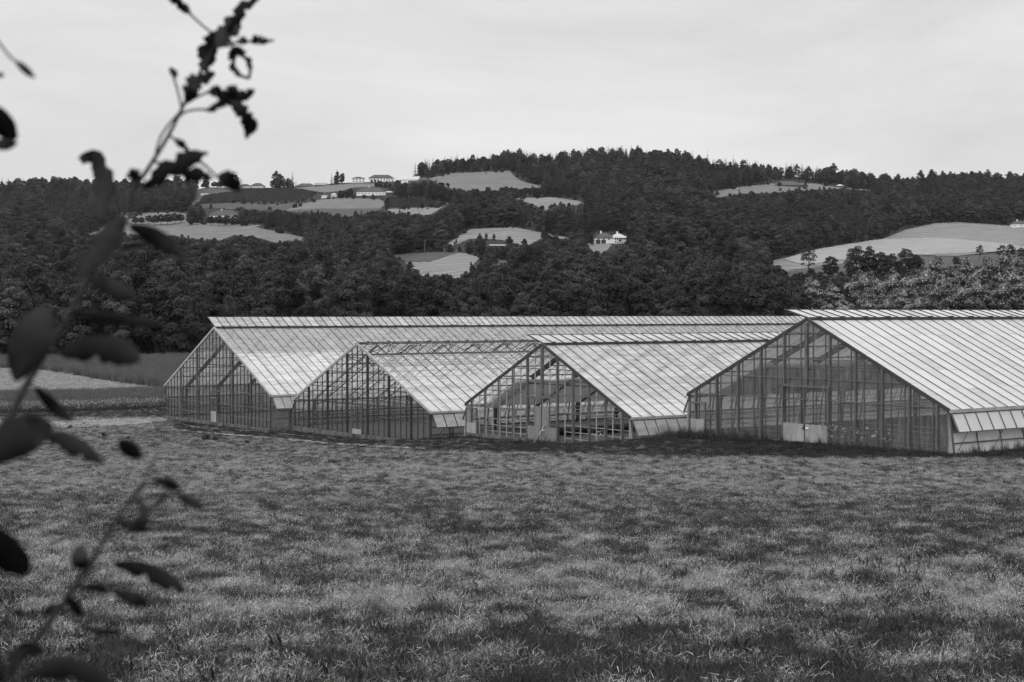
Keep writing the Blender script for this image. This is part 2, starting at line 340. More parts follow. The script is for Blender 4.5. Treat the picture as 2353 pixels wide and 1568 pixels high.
# ------------------------------------------------------------------ sheets of field laid on the terrain
MASK = np.zeros((1600, 2600), bool); MASKB = MASK.copy()       # where open fields and farms show (picture y, x)
_gx, _gy = np.meshgrid(np.arange(2600), np.arange(1600))
def mask_poly(P, MK=None):
    MK = MASK if MK is None else MK
    x0 = max(0, int(min(p[0] for p in P))); x1 = min(2599, int(max(p[0] for p in P)) + 1)
    y0 = int(min(p[1] for p in P)); y1 = int(max(p[1] for p in P)) + 1
    if x1 <= x0: return
    MK[y0:y1, x0:x1] |= in_poly(_gx[y0:y1, x0:x1] + 0.5, _gy[y0:y1, x0:x1] + 0.5, P)
def sheet(name, P, mat, lift=0.25, step=2.0, label=None, cat='field', rag=0.0, tonef=None, mask=True, kind='structure', gaps=0.0):
    x0 = min(p[0] for p in P) - step; x1 = max(p[0] for p in P) + step; y0 = min(p[1] for p in P) - step; y1 = max(p[1] for p in P) + step
    gx, gy = np.meshgrid(np.arange(x0, x1 + step, step), np.arange(y0, y1 + step * 0.5, step * 0.5))
    cxs = (gx[:-1, :-1] + gx[1:, 1:]) / 2; cys = (gy[:-1, :-1] + gy[1:, 1:]) / 2
    if rag: cys = cys + rag * 2 * (fbm(cxs / 9, cys / 3, 21) - 0.5); cxs = cxs + rag * 4 * (fbm(cxs / 9, cys / 3, 22) - 0.5)
    keep = in_poly(cxs, cys, P)
    if gaps: keep &= fbm(cxs / 16, cys / 2.2, 23) > gaps
    R = cast(gx.ravel(), gy.ravel()).reshape(gx.shape + (3,))
    tn = None if tonef is None else tonef(R[..., 0], R[..., 1])
    o = grid_mesh(name, R[..., 0], R[..., 1], R[..., 2] + lift, mat, tn, keep)
    if mask: mask_poly(P)
    return tag(o, label, cat, kind=kind)
def m_hay(name, lo, hi, ang=0.0, sc=0.05):
    m = m_ground(name, lo, hi, sc, 0.35, attr=False, stretch=(1, 2.5, 1))
    if ang:                                                # mowing lines
        n, l = m.node_tree.nodes, m.node_tree.links; b = [q for q in n if q.type == 'BSDF_PRINCIPLED'][0]; src = b.inputs['Base Color'].links[0].from_socket
        t = n.new('ShaderNodeTexCoord'); wv = n.new('ShaderNodeTexWave'); wv.inputs['Scale'].default_value = 1.0 / ang; wv.bands_direction = 'Y'; wv.inputs['Distortion'].default_value = 6; wv.inputs['Detail'].default_value = 2; wv.inputs['Detail Scale'].default_value = .25
        l.new(t.outputs['Object'], wv.inputs['Vector']); r = n.new('ShaderNodeMapRange'); r.inputs[3].default_value = .89; r.inputs[4].default_value = 1.09; l.new(wv.outputs['Fac'], r.inputs[0])
        k = n.new('ShaderNodeMath'); k.operation = 'MULTIPLY'; l.new(src, k.inputs[0]); l.new(r.outputs[0], k.inputs[1]); l.new(k.outputs[0], b.inputs['Base Color'])
    return m
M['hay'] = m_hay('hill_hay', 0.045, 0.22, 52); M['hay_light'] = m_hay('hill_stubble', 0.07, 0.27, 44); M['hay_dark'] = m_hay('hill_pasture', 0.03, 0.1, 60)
M['grain'] = m_hay('hill_grain', 0.14, 0.34, 30); M['vine_soil'] = m_hay('vineyard_soil', 0.035, 0.09)
F1 = [(985, 412), (1035, 400), (1100, 397), (1172, 394), (1178, 403), (1196, 416), (1248, 431), (1185, 437), (1150, 440), (1050, 440), (1010, 424)]
F2 = [(652, 486), (690, 471), (740, 459), (800, 456), (880, 460), (884, 472), (868, 486), (800, 500), (740, 494)]
F3 = [(897, 456), (962, 457), (1012, 471), (1004, 476), (915, 481), (884, 478)]
F4 = [(886, 482), (980, 478), (1015, 476), (1034, 464), (1022, 474), (1004, 486), (985, 496), (900, 493)]
F5 = [(452, 472), (472, 452), (530, 443), (560, 438), (680, 435), (738, 446), (702, 462), (640, 466), (600, 466), (520, 468)]
F6 = [(655, 438), (690, 431), (760, 427), (812, 423), (870, 423), (905, 424), (880, 430), (815, 432), (785, 440), (745, 444), (690, 434)]
F7 = [(182, 553), (240, 523), (285, 511), (330, 491), (400, 488), (432, 493), (435, 514), (580, 517), (600, 526), (697, 546), (690, 560), (640, 561), (600, 549), (540, 541), (500, 556), (450, 552), (420, 546), (300, 541), (268, 546)]
F8 = [(1030, 561), (1080, 528), (1180, 523), (1230, 533), (1290, 544), (1322, 553), (1250, 547), (1208, 567), (1150, 552), (1080, 550), (1042, 566)]
F9 = [(900, 588), (990, 582), (1060, 582), (1106, 593), (1086, 610), (1086, 640), (1070, 645), (1000, 640), (930, 631), (942, 616), (928, 600)]
F10 = [(1185, 457), (1270, 455), (1330, 463), (1342, 470), (1300, 476), (1270, 472), (1255, 485), (1232, 474)]
F11 = [(1350, 560), (1380, 560), (1406, 563), (1388, 585), (1360, 580)]
F12 = [(1640, 442), (1700, 431), (1770, 423), (1870, 423), (1920, 431), (2005, 439), (1900, 437), (1820, 440), (1770, 446), (1700, 446), (1648, 456)]
F13 = [(1770, 601), (1850, 584), (1930, 574), (2000, 561), (2080, 529), (2150, 514), (2200, 512), (2380, 524), (2380, 574), (2280, 580), (2200, 589), (2100, 588), (2000, 601), (1900, 611), (1830, 622), (1792, 630)]
F14 = [(1785, 628), (1880, 610), (2000, 603), (2100, 590), (2200, 591), (2380, 577), (2380, 612), (2150, 622), (2060, 638), (1900, 648), (1800, 640)]
F15 = [(440, 470), (455, 459), (600, 470), (705, 466), (650, 485), (560, 483), (450, 478)]
F16 = [(455, 437), (480, 433), (560, 434), (548, 440), (470, 450), (455, 462)]
sheet('meadow', F1, M['hay'], label='pale mown meadow below the pine crest of the hill')
sheet('meadow', F2, M['hay'], label='rounded mown meadow below the low farmhouse on the ridge')
sheet('vineyard_ground', F3, M['vine_soil'], label='dark vineyard slope right of the rounded meadow')
sheet('meadow', F4, M['hay_light'], label='narrow pale strip of stubble under the small vineyard')
sheet('vineyard_ground', F5, M['vine_soil'], label='broad grey vineyard slope under the ridge farms')
sheet('meadow', F6, M['hay'], label='pale field running along the ridge under the farms')
sheet('meadow', F7, M['hay'], label='wide pale meadow with orchard trees on the left of the hill')
sheet('meadow', F8, M['hay_light'], label='pale rounded field left of the white valley farm')
sheet('meadow', F9, M['hay_light'], rag=2, label='lowest pale clearing in the woods with mowing swirls')
sheet('meadow', F10, M['hay_light'], label='small pale field in the middle of the wooded hill')
sheet('meadow', F11, M['hay_light'], label='small pale paddock in front of the white valley farm')
sheet('meadow', F12, M['hay'], label='long pale meadow around the dark roofed hill farm')
sheet('meadow', F13, M['hay_light'], label='big pale grain field on the right slope')
sheet('meadow', F14, M['hay_dark'], label='dark pasture below the big pale grain field', rag=1)
sheet('meadow', F15, M['hay_dark'], label='dark rough pasture under the broad vineyard', rag=2)
sheet('meadow', F16, M['hay_dark'], label='dim pasture at the left end of the ridge')
sheet('path', [(555, 526), (590, 518), (602, 519), (580, 524), (552, 529)], M['track'], 0.4, 1.0, label='white farm path crossing the orchard meadow', cat='path')

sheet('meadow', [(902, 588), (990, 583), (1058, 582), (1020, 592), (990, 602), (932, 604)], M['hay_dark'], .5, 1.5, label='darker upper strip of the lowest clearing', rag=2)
sheet('meadow', [(1800, 598), (1872, 575), (2023, 551), (2152, 548), (2280, 558), (2380, 572), (2380, 574), (2280, 580), (2109, 588), (1925, 600), (1850, 612)], M['grain'], .5, 2.0, label='bright standing grain along the lower half of the big right field', rag=1.5)
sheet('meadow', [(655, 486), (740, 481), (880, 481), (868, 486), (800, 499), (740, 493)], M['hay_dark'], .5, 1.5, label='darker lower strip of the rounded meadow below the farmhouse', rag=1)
# vine rows
def vine_rows(P, ang, gap, name, label):
    R = cast([p[0] for p in P], [p[1] for p in P]); c = R.mean(0); ca, sa = math.cos(ang), math.sin(ang)
    u = (R[:, 0] - c[0]) * ca + (R[:, 1] - c[1]) * sa; v = -(R[:, 0] - c[0]) * sa + (R[:, 1] - c[1]) * ca
    mb = []; tn = []
    for q in np.arange(v.min(), v.max(), gap):
        s = np.arange(u.min(), u.max(), 3.0); x = c[0] + s * ca - q * sa; y = c[1] + s * sa + q * ca; z = ground_z(x, y)
        px, py = proj(x, y, z); ok = in_poly(px, py, P)
        for i in range(len(s) - 1):
            if ok[i] and ok[i + 1]:
                for k in range(3):
                    f = random.random(); a = np.array([x[i] + (x[i + 1] - x[i]) * f, y[i] + (y[i + 1] - y[i]) * f, z[i] + 0.4])
                    e = np.array([ca, sa, 0]) * random.uniform(0.7, 1.3); h = np.array([random.uniform(-.3, .3), random.uniform(-.3, .3), random.uniform(1.1, 1.9)])
                    mb.append([a - e, a + e, a + e * 0.8 + h, a - e * 0.8 + h]); tn.append(random.uniform(0.7, 1.4))
    me = quads_mesh(name, np.array(mb), M['leaf_mid'], tn); o = bpy.data.objects.new(name, me); COL.objects.link(o)
    tag(o, label, 'vines', kind='stuff')
vine_rows(F3, 0.9, 5.0, 'vines', 'rows of vines on the small dark vineyard slope')
vine_rows(F5, 1.15, 5.0, 'vines', 'rows of vines on the broad slope below the ridge farms')

# ------------------------------------------------------------------ plants to scatter
def place_quads(C, Nn, size, aspect=1.0, rs=None):
    """flat leaf faces at C facing Nn with a random spin"""
    rs = rs or np.random.RandomState(0); n = len(C)
    Nn = Nn / np.linalg.norm(Nn, axis=1, keepdims=True)
    t = rs.normal(size=(n, 3)); a = np.cross(Nn, t); a /= np.linalg.norm(a, axis=1, keepdims=True) + 1e-9; b = np.cross(Nn, a)
    a = a * size[:, None]; b = b * (size * aspect)[:, None]
    k = Nn * (size * 0.25)[:, None]
    return np.stack([C - a - b * 0.6 - k, C + a * 0.55 - b + k * 0.5, C + a + b * 0.7 - k, C - a * 0.7 + b + k], 1)
def crown_mesh(name, seed, H=16, R=4.6, low=0.16, clumps=30, per=80, leaf=0.42, mat='leaf_dark', shape='round', pale=False):
    rs = np.random.RandomState(seed); Q = []; T = []
    for k in range(clumps):
        f = (k + rs.rand()) / clumps
        z = H * (low + (0.97 - low) * f)
        if shape == 'round': env = math.sqrt(max(0.03, 1 - (2 * (f ** 0.85) - 0.9) ** 2 / 1.25))
        elif shape == 'column': env = 0.62 * math.sqrt(max(0.05, 1 - (2 * f - 0.95) ** 2)) + 0.1
        else: env = max(0.15, 1.15 * math.sin(math.pi * min(1, f * 0.8 + 0.2)))       # spreading
        a = k * 2.399 + rs.rand() * 0.9; r = R * env * (0.35 + 0.65 * math.sqrt(rs.rand())) * 0.82
        c = np.array([r * math.cos(a), r * math.sin(a), z + rs.normal() * 0.04 * H])
        cr = R * rs.uniform(0.24, 0.42) * (0.75 if f > 0.85 else 1)
        n = int(per * (cr / (0.33 * R)) ** 2)
        d = rs.normal(size=(n, 3)); d /= np.linalg.norm(d, axis=1, keepdims=True); d[:, 2] = np.where(d[:, 2] < -0.35, -d[:, 2], d[:, 2])
        rad = cr * (0.72 + 0.38 * rs.rand(n)) * (1 + 0.18 * np.sin(d[:, 0] * 5 + k) * np.cos(d[:, 1] * 6))
        C = c + d * rad[:, None] * np.array([1, 1, 0.8])
        nn = d * .8 + np.array([c[0] / R * .5, c[1] / R * .5, .3]) + rs.normal(size=(n, 3)) * 0.42
        Q.append(place_quads(C, nn, leaf * rs.uniform(0.6, 1.25, n), 0.8, rs))
        ct = rs.uniform(0.66, 1.36); t = ct * rs.uniform(0.8, 1.2, n)
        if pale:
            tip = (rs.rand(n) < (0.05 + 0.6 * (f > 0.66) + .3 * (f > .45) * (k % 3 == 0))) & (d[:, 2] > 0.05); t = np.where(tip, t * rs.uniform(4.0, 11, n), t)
        T.append(t)
    return quads_mesh(name, np.concatenate(Q), M[mat], np.concatenate(T))
def conifer_mesh(name, seed, H=20, R=3.2, low=0.08, layers=22, gaps=0.0, mat='needle', thin=1.0):
    rs = np.random.RandomState(seed); Q = []; T = []
    for k in range(layers):
        f = k / layers; z = H * (low + (1 - low) * f); rr = R * (1 - f) ** 0.72 * rs.uniform(0.78, 1.15) + 0.12
        if rs.rand() < gaps: continue
        nb = max(4, int(11 * thin * (1 - f) + 4))
        for b in range(nb):
            a = rs.rand() * 6.283; ln = rr * rs.uniform(0.7, 1.12); m = max(2, int(ln / 0.5))
            s = (np.arange(m) + rs.rand(m)) / m
            C = np.stack([np.cos(a) * ln * s, np.sin(a) * ln * s, z - 0.38 * ln * s + 0.12 * ln * s * s + rs.normal(size=m) * 0.1], 1)
            nn = np.stack([np.cos(a) * 0.5 + rs.normal(size=m) * .4, np.sin(a) * 0.5 + rs.normal(size=m) * .4, 0.8 + rs.rand(m)], 1)
            Q.append(place_quads(C, nn, np.full(m, 0.34) * rs.uniform(0.7, 1.2, m) * (0.6 + 0.4 * (1 - f)), 0.75, rs)); T.append(rs.uniform(0.6, 1.35) * rs.uniform(0.8, 1.2, m))
    return quads_mesh(name, np.concatenate(Q), M[mat], np.concatenate(T))
def trunk_mesh(name, seed, H, r, crown_low, mat='bark', limbs=6, R=4):
    rs = np.random.RandomState(seed); mb = MB()
    lean = rs.normal(size=2) * 0.25
    P = [(lean[0] * t, lean[1] * t, H * 0.9 * t - 0.6 * (t == 0)) for t in (0, .15, .35, .6, .85, 1)]
    mb.tube(P, [r * 1.35, r, r * .8, r * .55, r * .28, r * .08], 7)
    for k in range(limbs):
        a = k * 2.4 + rs.rand(); z = H * rs.uniform(crown_low * 0.9 + 0.05, 0.7); ln = R * rs.uniform(0.45, 0.8)
        p0 = Vector((lean[0] * z / H, lean[1] * z / H, z)); d = Vector((math.cos(a), math.sin(a), 0.8))
        mb.tube([p0, p0 + d * ln * 0.5, p0 + d * ln * 0.8 + Vector((0, 0, ln * 0.4))], [r * .4, r * .25, r * .06], 5)
    o = mb.build(name, M[mat], link=False, smooth=True); return o.data
TREES = {}          # kind -> (crown mesh, trunk mesh, height, radius)
def kind(key, crown, trunk, H, R): TREES[key] = (crown, trunk, H, R)
for i, (H, R, low, sh, mt) in enumerate([(17, 5.0, .12, 'round', 'leaf_dark'), (19, 4.6, .14, 'round', 'leaf_mid'), (15, 5.4, .1, 'spread', 'leaf_dark'), (18, 4.0, .12, 'column', 'leaf_mid'), (16, 4.8, .1, 'round', 'leaf_mid'), (20, 5.6, .15, 'spread', 'leaf_dark')]):
    kind('leafy%d' % i, crown_mesh('crown', 100 + i, H, R, low, 36, 330, 0.19, mt, sh), trunk_mesh('trunk', 50 + i, H, 0.26, low + .1, R=R), H, R)
for i, (H, R, gp, th) in enumerate([(21, 4.3, 0, 1.15), (19, 3.9, 0.03, 1.1), (22, 3.7, 0.1, .9)]):
    kind('fir%d' % i, conifer_mesh('crown', 200 + i, H, R, .06, 24, gp, 'needle', th), trunk_mesh('trunk', 80 + i, H, 0.24, .1, limbs=0), H, R)
kind('larch', conifer_mesh('crown', 230, 18, 2.7, .1, 24, .1, 'leaf_mid', .8), trunk_mesh('trunk', 90, 18, .2, .1, limbs=0), 18, 2.7)
for i in range(2):
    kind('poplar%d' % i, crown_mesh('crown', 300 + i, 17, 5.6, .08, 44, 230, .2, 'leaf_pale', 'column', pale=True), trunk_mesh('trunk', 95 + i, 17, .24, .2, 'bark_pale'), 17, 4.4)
kind('orchard', crown_mesh('crown', 320, 7, 3.4, .32, 20, 160, .24, 'leaf_dark', 'round'), trunk_mesh('trunk', 97, 7, .2, .3, R=3), 7, 3.4)
kind('spindly', conifer_mesh('crown', 330, 26, 2.6, .45, 15, .35, 'needle', .55), trunk_mesh('trunk', 98, 26, .2, .1, limbs=0), 26, 2.6)
kind('feathery', crown_mesh('crown', 340, 17, 4.2, .38, 22, 110, .22, 'leaf_dark', 'round'), trunk_mesh('trunk', 99, 17, .24, .3, R=4.5, limbs=9), 17, 4.2)
kind('bush', crown_mesh('crown', 350, 4, 2.4, .02, 18, 120, .19, 'leaf_dark', 'round'), trunk_mesh('trunk', 101, 4, .1, .1, R=2), 4, 2.4)

PROTO = {}
def proto_collection(name, meshes):
    c = bpy.data.collections.new(name)
    for i, me in enumerate(meshes):
        o = bpy.data.objects.new('%s_%02d' % (name, i), me); c.objects.link(o)
    return c
def joined(key):
    """crown and trunk of one kind as a single mesh, for the far woods"""
    cr, tr, H, R = TREES[key]
    bm = bmesh.new(); bm.from_mesh(cr); ta = bm.verts.layers.float.get('tone')
    n0 = len(bm.faces); bm.from_mesh(tr); bm.faces.ensure_lookup_table()
    for f in bm.faces[n0:]: f.material_index = 1
    me = bpy.data.meshes.new('tree_' + key); bm.to_mesh(me); bm.free(); me.materials.append(cr.materials[0]); me.materials.append(tr.materials[0]); return me
def scatter(name, P, rot, sc, idx, coll, label, cat):
    """one object of uncounted plants: a point for each, an instance on each point"""
    n = len(P); me = bpy.data.meshes.new(name); me.vertices.add(n); me.vertices.foreach_set('co', np.asarray(P, np.float32).ravel())
    for nm, tp, arr, key in (('rot', 'FLOAT_VECTOR', rot, 'vector'), ('sc', 'FLOAT_VECTOR', sc, 'vector'), ('idx', 'INT', idx, 'value')):
        a = me.attributes.new(nm, tp, 'POINT'); a.data.foreach_set(key, np.ascontiguousarray(arr, np.int32 if tp == 'INT' else np.float32).ravel())
    o = bpy.data.objects.new(name, me); COL.objects.link(o)
    ng = bpy.data.node_groups.new(name, 'GeometryNodeTree')
    ng.interface.new_socket('Geometry', in_out='INPUT', socket_type='NodeSocketGeometry'); ng.interface.new_socket('Geometry', in_out='OUTPUT', socket_type='NodeSocketGeometry')
    gi = ng.nodes.new('NodeGroupInput'); go = ng.nodes.new('NodeGroupOutput'); ip = ng.nodes.new('GeometryNodeInstanceOnPoints'); ci = ng.nodes.new('GeometryNodeCollectionInfo')
    ci.inputs['Collection'].default_value = coll; ci.inputs['Separate Children'].default_value = True; ci.inputs['Reset Children'].default_value = True
    def na(nm, tp):
        q = ng.nodes.new('GeometryNodeInputNamedAttribute'); q.data_type = tp; q.inputs[0].default_value = nm; return q.outputs[0]
    l = ng.links; l.new(gi.outputs[0], ip.inputs['Points']); l.new(ci.outputs[0], ip.inputs['Instance']); ip.inputs['Pick Instance'].default_value = True
    l.new(na('idx', 'INT'), ip.inputs['Instance Index']); l.new(na('rot', 'FLOAT_VECTOR'), ip.inputs['Rotation']); l.new(na('sc', 'FLOAT_VECTOR'), ip.inputs['Scale'])
    l.new(ip.outputs[0], go.inputs[0])
    md = o.modifiers.new('plants', 'NODES'); md.node_group = ng
    return tag(o, label, cat, kind='stuff')
def plant_tree(kindkey, x, y, h, label, cat='tree', group=None, name='tree', sink=0.2, wide=1.0):
    cr, tr, H, R = TREES[kindkey]; s = h / H
    t = empty(name, (x, y, float(ground_z(x, y)) - sink), random.random() * 6.28, label=label, cat=cat, group=group)
    t.scale = (s * wide, s * wide, s)
    for nm, me in (('crown', cr), ('trunk', tr)):
        o = bpy.data.objects.new(nm, me); COL.objects.link(o); o.parent = t
    return t
#@@PART2
# ------------------------------------------------------------------ greenhouses
def zroof(Y, W, e, r): return e + (r - e) * (1 - abs(2 * Y / W - 1))
def pane_tone(o, rs, upper=1.0):
    a = o.data.attributes.new('tone', 'FLOAT', 'FACE'); v = np.array([rs.choice((.82, .93, 1, 1, 1.03, 1.1)) * rs.uniform(.95, 1.05) for _ in o.data.polygons], np.float32)
    if upper != 1: v[np.arange(len(v)) % 5 >= 3] *= upper
    a.data.foreach_set('value', v)
def greenhouse(label, B, z0, W, e, r, Ln, bay, roof_mat, gable_mat, bar_mat, mull, mull_mat, posts, post_mat, rails, vent_ang, vent_len, truss, tr_gap,
               plinth=0.3, barge=None, open_top=False, lean=0.0, purlins=5, curtain=None, bars_w=0.036, flap=(0.5, 1.05), gable_open=False, seed=1, pipes=(), pipe_z=(), veil=None, liner=0.0, upper=1.0):
    rs = random.Random(seed)
    root = empty('greenhouse', (B[0], B[1], z0), TH, label=label, cat='greenhouse')
    hw = W / 2; n = int(round(Ln / bay)); bay = Ln / n
    top = 0.17 if open_top else 0.0                       # share of the right slope left without panes under the open ridge vent
    # roof panes: right slope (Y 0..hw) and left slope
    fl = MB(); fr_ = MB()
    for side, mb in ((0, fl), (1, fr_)):
        rowsn = 5
        for k in range(n):
            for q in range(rowsn):
                f0, f1 = q / rowsn, (q + 1) / rowsn
                if side == 0 and open_top: f0, f1 = f0 * (1 - top), f1 * (1 - top)
                y0, y1 = (f0 * hw, f1 * hw) if side == 0 else (W - f0 * hw, W - f1 * hw)
                z_0 = zroof(y0, W, e, r) + rs.uniform(-.006, .006); z_1 = zroof(y1, W, e, r) + rs.uniform(-.006, .006)
                mb.quad((k * bay, y0, z_0), ((k + 1) * bay, y0, z_0), ((k + 1) * bay, y1, z_1), (k * bay, y1, z_1))
    for mb in (fl, fr_):
        o = mb.build('roof_slope', roof_mat, root); pane_tone(o, rs, upper)
    if liner:                                            # white film hung inside under the lower part of the slope
        mb = MB()
        for k in range(int(Ln / 2)):
            for (f0, f1) in ((0.03, liner * .5), (liner * .5, liner)):
                za, zb_ = [zroof(f * hw, W, e, r) - .3 for f in (f0, f1)]; mb.quad((.4 + k * 2, f0 * hw, za), (2.4 + k * 2, f0 * hw, za), (2.4 + k * 2, f1 * hw, zb_), (.4 + k * 2, f1 * hw, zb_))
        mb.build('film_liner', M['liner'], root)
    # glazing bars
    pit = Vector((0, hw, r - e)).normalized(); nrm = Vector((0, -(r - e), hw)).normalized()
    mb = MB(); nr = Vector((0, (r - e), hw)).normalized()
    for k in range(n + 1):
        x = k * bay
        mb.bar(Vector((x, -0.05, e - 0.02)) + nrm * 0.035, Vector((x, hw * (1 - top), zroof(hw * (1 - top), W, e, r))) + nrm * 0.015, bars_w, 0.03, nrm)
        mb.bar(Vector((x, W + 0.05, e - 0.02)) + nr * 0.035, Vector((x, hw, r)) + nr * 0.035, bars_w, 0.07, nr)
    mb.build('glazing_bars', bar_mat, root)
    # purlins and ridge beam
    mb = MB()
    for side in (0, 1):
        for q in range(1, purlins + 1):
            f = q / (purlins + 1); Y = f * hw if side == 0 else W - f * hw
            if side == 0 and f > 1 - top: continue
            mb.bar((0.05, Y, zroof(Y, W, e, r) - 0.07), (Ln - 0.05, Y, zroof(Y, W, e, r) - 0.07), 0.06, 0.08)
    if open_top:
        Y = hw * (1 - top); mb.bar((0.05, Y, zroof(Y, W, e, r)), (Ln - 0.05, Y, zroof(Y, W, e, r)), 0.1, 0.12)
    mb.build('purlins', M['steel'], root)
    mb = MB(); mb.bar((0, hw, r + 0.02), (Ln, hw, r + 0.02), 0.14, 0.12); mb.build('ridge_beam', M['steel'] if bar_mat != M['bar_dark'] else M['bar_dark'], root)
    # gutters along both eaves
    for Y, s in ((0, -1), (W, 1)):
        mb = MB(); mb.box(0.02, Ln - 0.02, Y - 0.06 if s > 0 else Y - 0.16, Y + 0.16 if s > 0 else Y + 0.06, e - 0.16, e - 0.05)
        mb.box(-0.12, Ln, Y + s * 0.162, Y + s * 0.19, e - 0.17, e - 0.015)
        mb.build('gutter', M['steel_light'], root)
    # barge boards on the gable slopes
    bm_ = barge or M['bar_dark']
    mb = MB(); mb.bar((-0.06, -0.12, e - 0.03), (-0.06, hw, r + 0.05), 0.1, 0.2, nrm); mb.bar((-0.06, W + 0.12, e - 0.03), (-0.06, hw, r + 0.05), 0.1, 0.2, nr); mb.build('barge_board', bm_, root)
    # ridge vent
    a = D2R(vent_ang); sgn = 1 if not open_top else -1
    v = Vector((0, sgn * math.cos(a), math.sin(a))); vn = Vector((0, -sgn * math.sin(a), math.cos(a))); hz = Vector((0, hw, r + 0.12))
    vt = empty('ridge_vent', (0, 0, 0)); vt.parent = root
    mb = MB(); x0 = 0.05
    for k in range(n):
        p = Vector((k * bay, 0, 0)); q = Vector(((k + 1) * bay, 0, 0))
        mb.quad(p + hz, q + hz, q + hz + v * vent_len, p + hz + v * vent_len)
    pane_tone(mb.build('vent_panes', roof_mat, vt), rs)
    mb = MB()
    for k in range(n + 1):
        p = Vector((k * bay, 0, 0)) + hz + vn * 0.02; mb.bar(p, p + v * vent_len, bars_w * (1.9 if k in (0, n // 2) else 1), 0.07, vn)
    for f in (0, 1):
        mb.bar(Vector((0, 0, 0)) + hz + v * vent_len * f, Vector((Ln, 0, 0)) + hz + v * vent_len * f, 0.07 if f == 0 else 0.05, 0.09 if f == 0 else 0.06)
    vf = mb
    for k in range(1, n, 2):
        p = Vector((k * bay, 0, 0)) + hz; mb.box(p.x - 0.07, p.x + 0.07, p.y - 0.16, p.y + 0.1, p.z - 0.13, p.z + 0.11)
        e2 = p + v * vent_len * 0.55; mb.bar((p.x, p.y + sgn * 0.5, p.z - 0.35), e2, 0.035)
    mb.build('vent_frame', bar_mat, vt)
    # gable ends
    ys = np.arange(0, W + 1e-6, W / mull)
    for end, X in (('gable', 0.0), ('gable', Ln)):
        gw = empty('gable_wall', (0, 0, 0)); gw.parent = root; X += 0.0 if X == 0 else -0.0
        if not (gable_open and X == 0):
            mb = MB()
            for i in range(len(ys) - 1):
                y0, y1 = ys[i], ys[i + 1]; cuts = [plinth] + [z for z in rails if z > plinth + .2]
                for c in range(len(cuts)):
                    zb = cuts[c]; zt = cuts[c + 1] if c + 1 < len(cuts) else 99
                    za, zc = min(zt, zroof(y0, W, e, r)), min(zt, zroof(y1, W, e, r))
                    if max(za, zc) <= zb + .02: continue
                    j = [rs.uniform(-.006, .006) for _ in range(2)]
                    mb.quad((X + j[0], y0, zb), (X + j[0], y1, zb), (X + j[1], y1, max(zc, zb)), (X + j[1], y0, max(za, zb)))
            mb.build('glazing', gable_mat, gw)
        mb = MB(); sx = -0.03 if X == 0 else 0.03
        for y in ys: mb.box(X + sx - 0.035, X + sx + 0.035, y - mull_mat[1] / 2, y + mull_mat[1] / 2, plinth - .02, zroof(min(max(y, 0), W), W, e, r))
        mb.build('mullions', mull_mat[0], gw)
        mb = MB()
        for z in rails:
            half = hw if z < e else hw * (r - z) / (r - e)
            if half > 0.2: mb.box(X + sx - 0.045, X + sx + 0.025, hw - half, hw + half, z - 0.03, z + 0.03)
        mb.build('rails', post_mat, gw)
        if X == 0:
            for y in posts:
                mb = MB(); mb.box(-0.13, 0.06, y - 0.055, y + 0.055, plinth - 0.25, zroof(y, W, e, r) - 0.04); mb.build('post', post_mat, gw)
    # side walls: an awning vent under each eave, a glazed strip below it
    for Y, s in ((0, -1), (W, 1)):
        sw = empty('side_wall', (0, 0, 0)); sw.parent = root
        zt = e - 0.2; zl = zt - flap[1]; pb = min(plinth, 0.3); out = Y + s * lean * (zt - pb) / max(e, 1)
        mb = MB(); mb.quad((0.1, Y + s * lean * 0.35, zl), (Ln, Y + s * lean * 0.35, zl), (Ln, Y + s * lean, pb), (0.1, Y + s * lean, pb)); mb.build('glazing', M['side_glass'] if veil is None else M['liner'], sw)
        mb = MB(); nb = max(2, int(Ln / (bay * 2)))
        for k in range(nb + 1):
            x = 0.1 + k * (Ln - 0.1) / nb
            mb.bar((x, Y + s * 0.0, e - .15), (x, Y + s * (lean + .03), pb - .3), 0.07, 0.07, (1, 0, 0))
        for z, o_ in ((zl, lean * .35), (pb + 0.02, lean), ((zl + pb) / 2, lean * .68)): mb.bar((0.1, Y + s * (o_ + .035), z), (Ln, Y + s * (o_ + .035), z), 0.07)
        mb.build('side_frame', post_mat, sw)
        fv = empty('side_vent', (0, 0, 0)); fv.parent = root
        mb = MB(); mb.quad((0.1, Y + s * 0.12, zt), (Ln, Y + s * 0.12, zt), (Ln, Y + s * (0.12 + flap[0]), zl), (0.1, Y + s * (0.12 + flap[0]), zl)); pane_tone(mb.build('vent_panes', M['flap_glass'] if veil is None else veil, fv), rs)
        mb = MB(); nf = int(Ln / bay); fn = Vector((0, s * flap[1], flap[0])).normalized()
        for k in range(nf + 1):
            x = 0.1 + k * (Ln - .1) / nf; mb.bar(Vector((x, Y + s * .12, zt)) + fn * .02, Vector((x, Y + s * (.12 + flap[0]), zl)) + fn * .02, 0.05 if k else .09, 0.06, fn)
        for f in (0, 1): mb.bar((0.1, Y + s * (.12 + f * flap[0]), zt + f * (zl - zt)), (Ln, Y + s * (.12 + f * flap[0]), zt + f * (zl - zt)), 0.07)
        for k in range(0, nf, 3):
            x = 0.4 + k * (Ln - .1) / nf; mb.bar((x, Y + s * lean * .8, pb + .1), (x + .5, Y + s * (.12 + flap[0]), zl), 0.03)
        mb.build('vent_frame', post_mat, fv)
        if lean > 0.05:
            mb = MB(); mb.slab([(-0.02, Y, e - .15), (-0.02, Y, pb - .4), (-0.02, Y + s * lean, pb - .4)] + [(-0.02, Y + s * lean * .1, e - .2)], 0.04, (1, 0, 0)); mb.build('gusset', M['panel'], root)
    # plinth
    mb = MB(); pw = 0.18
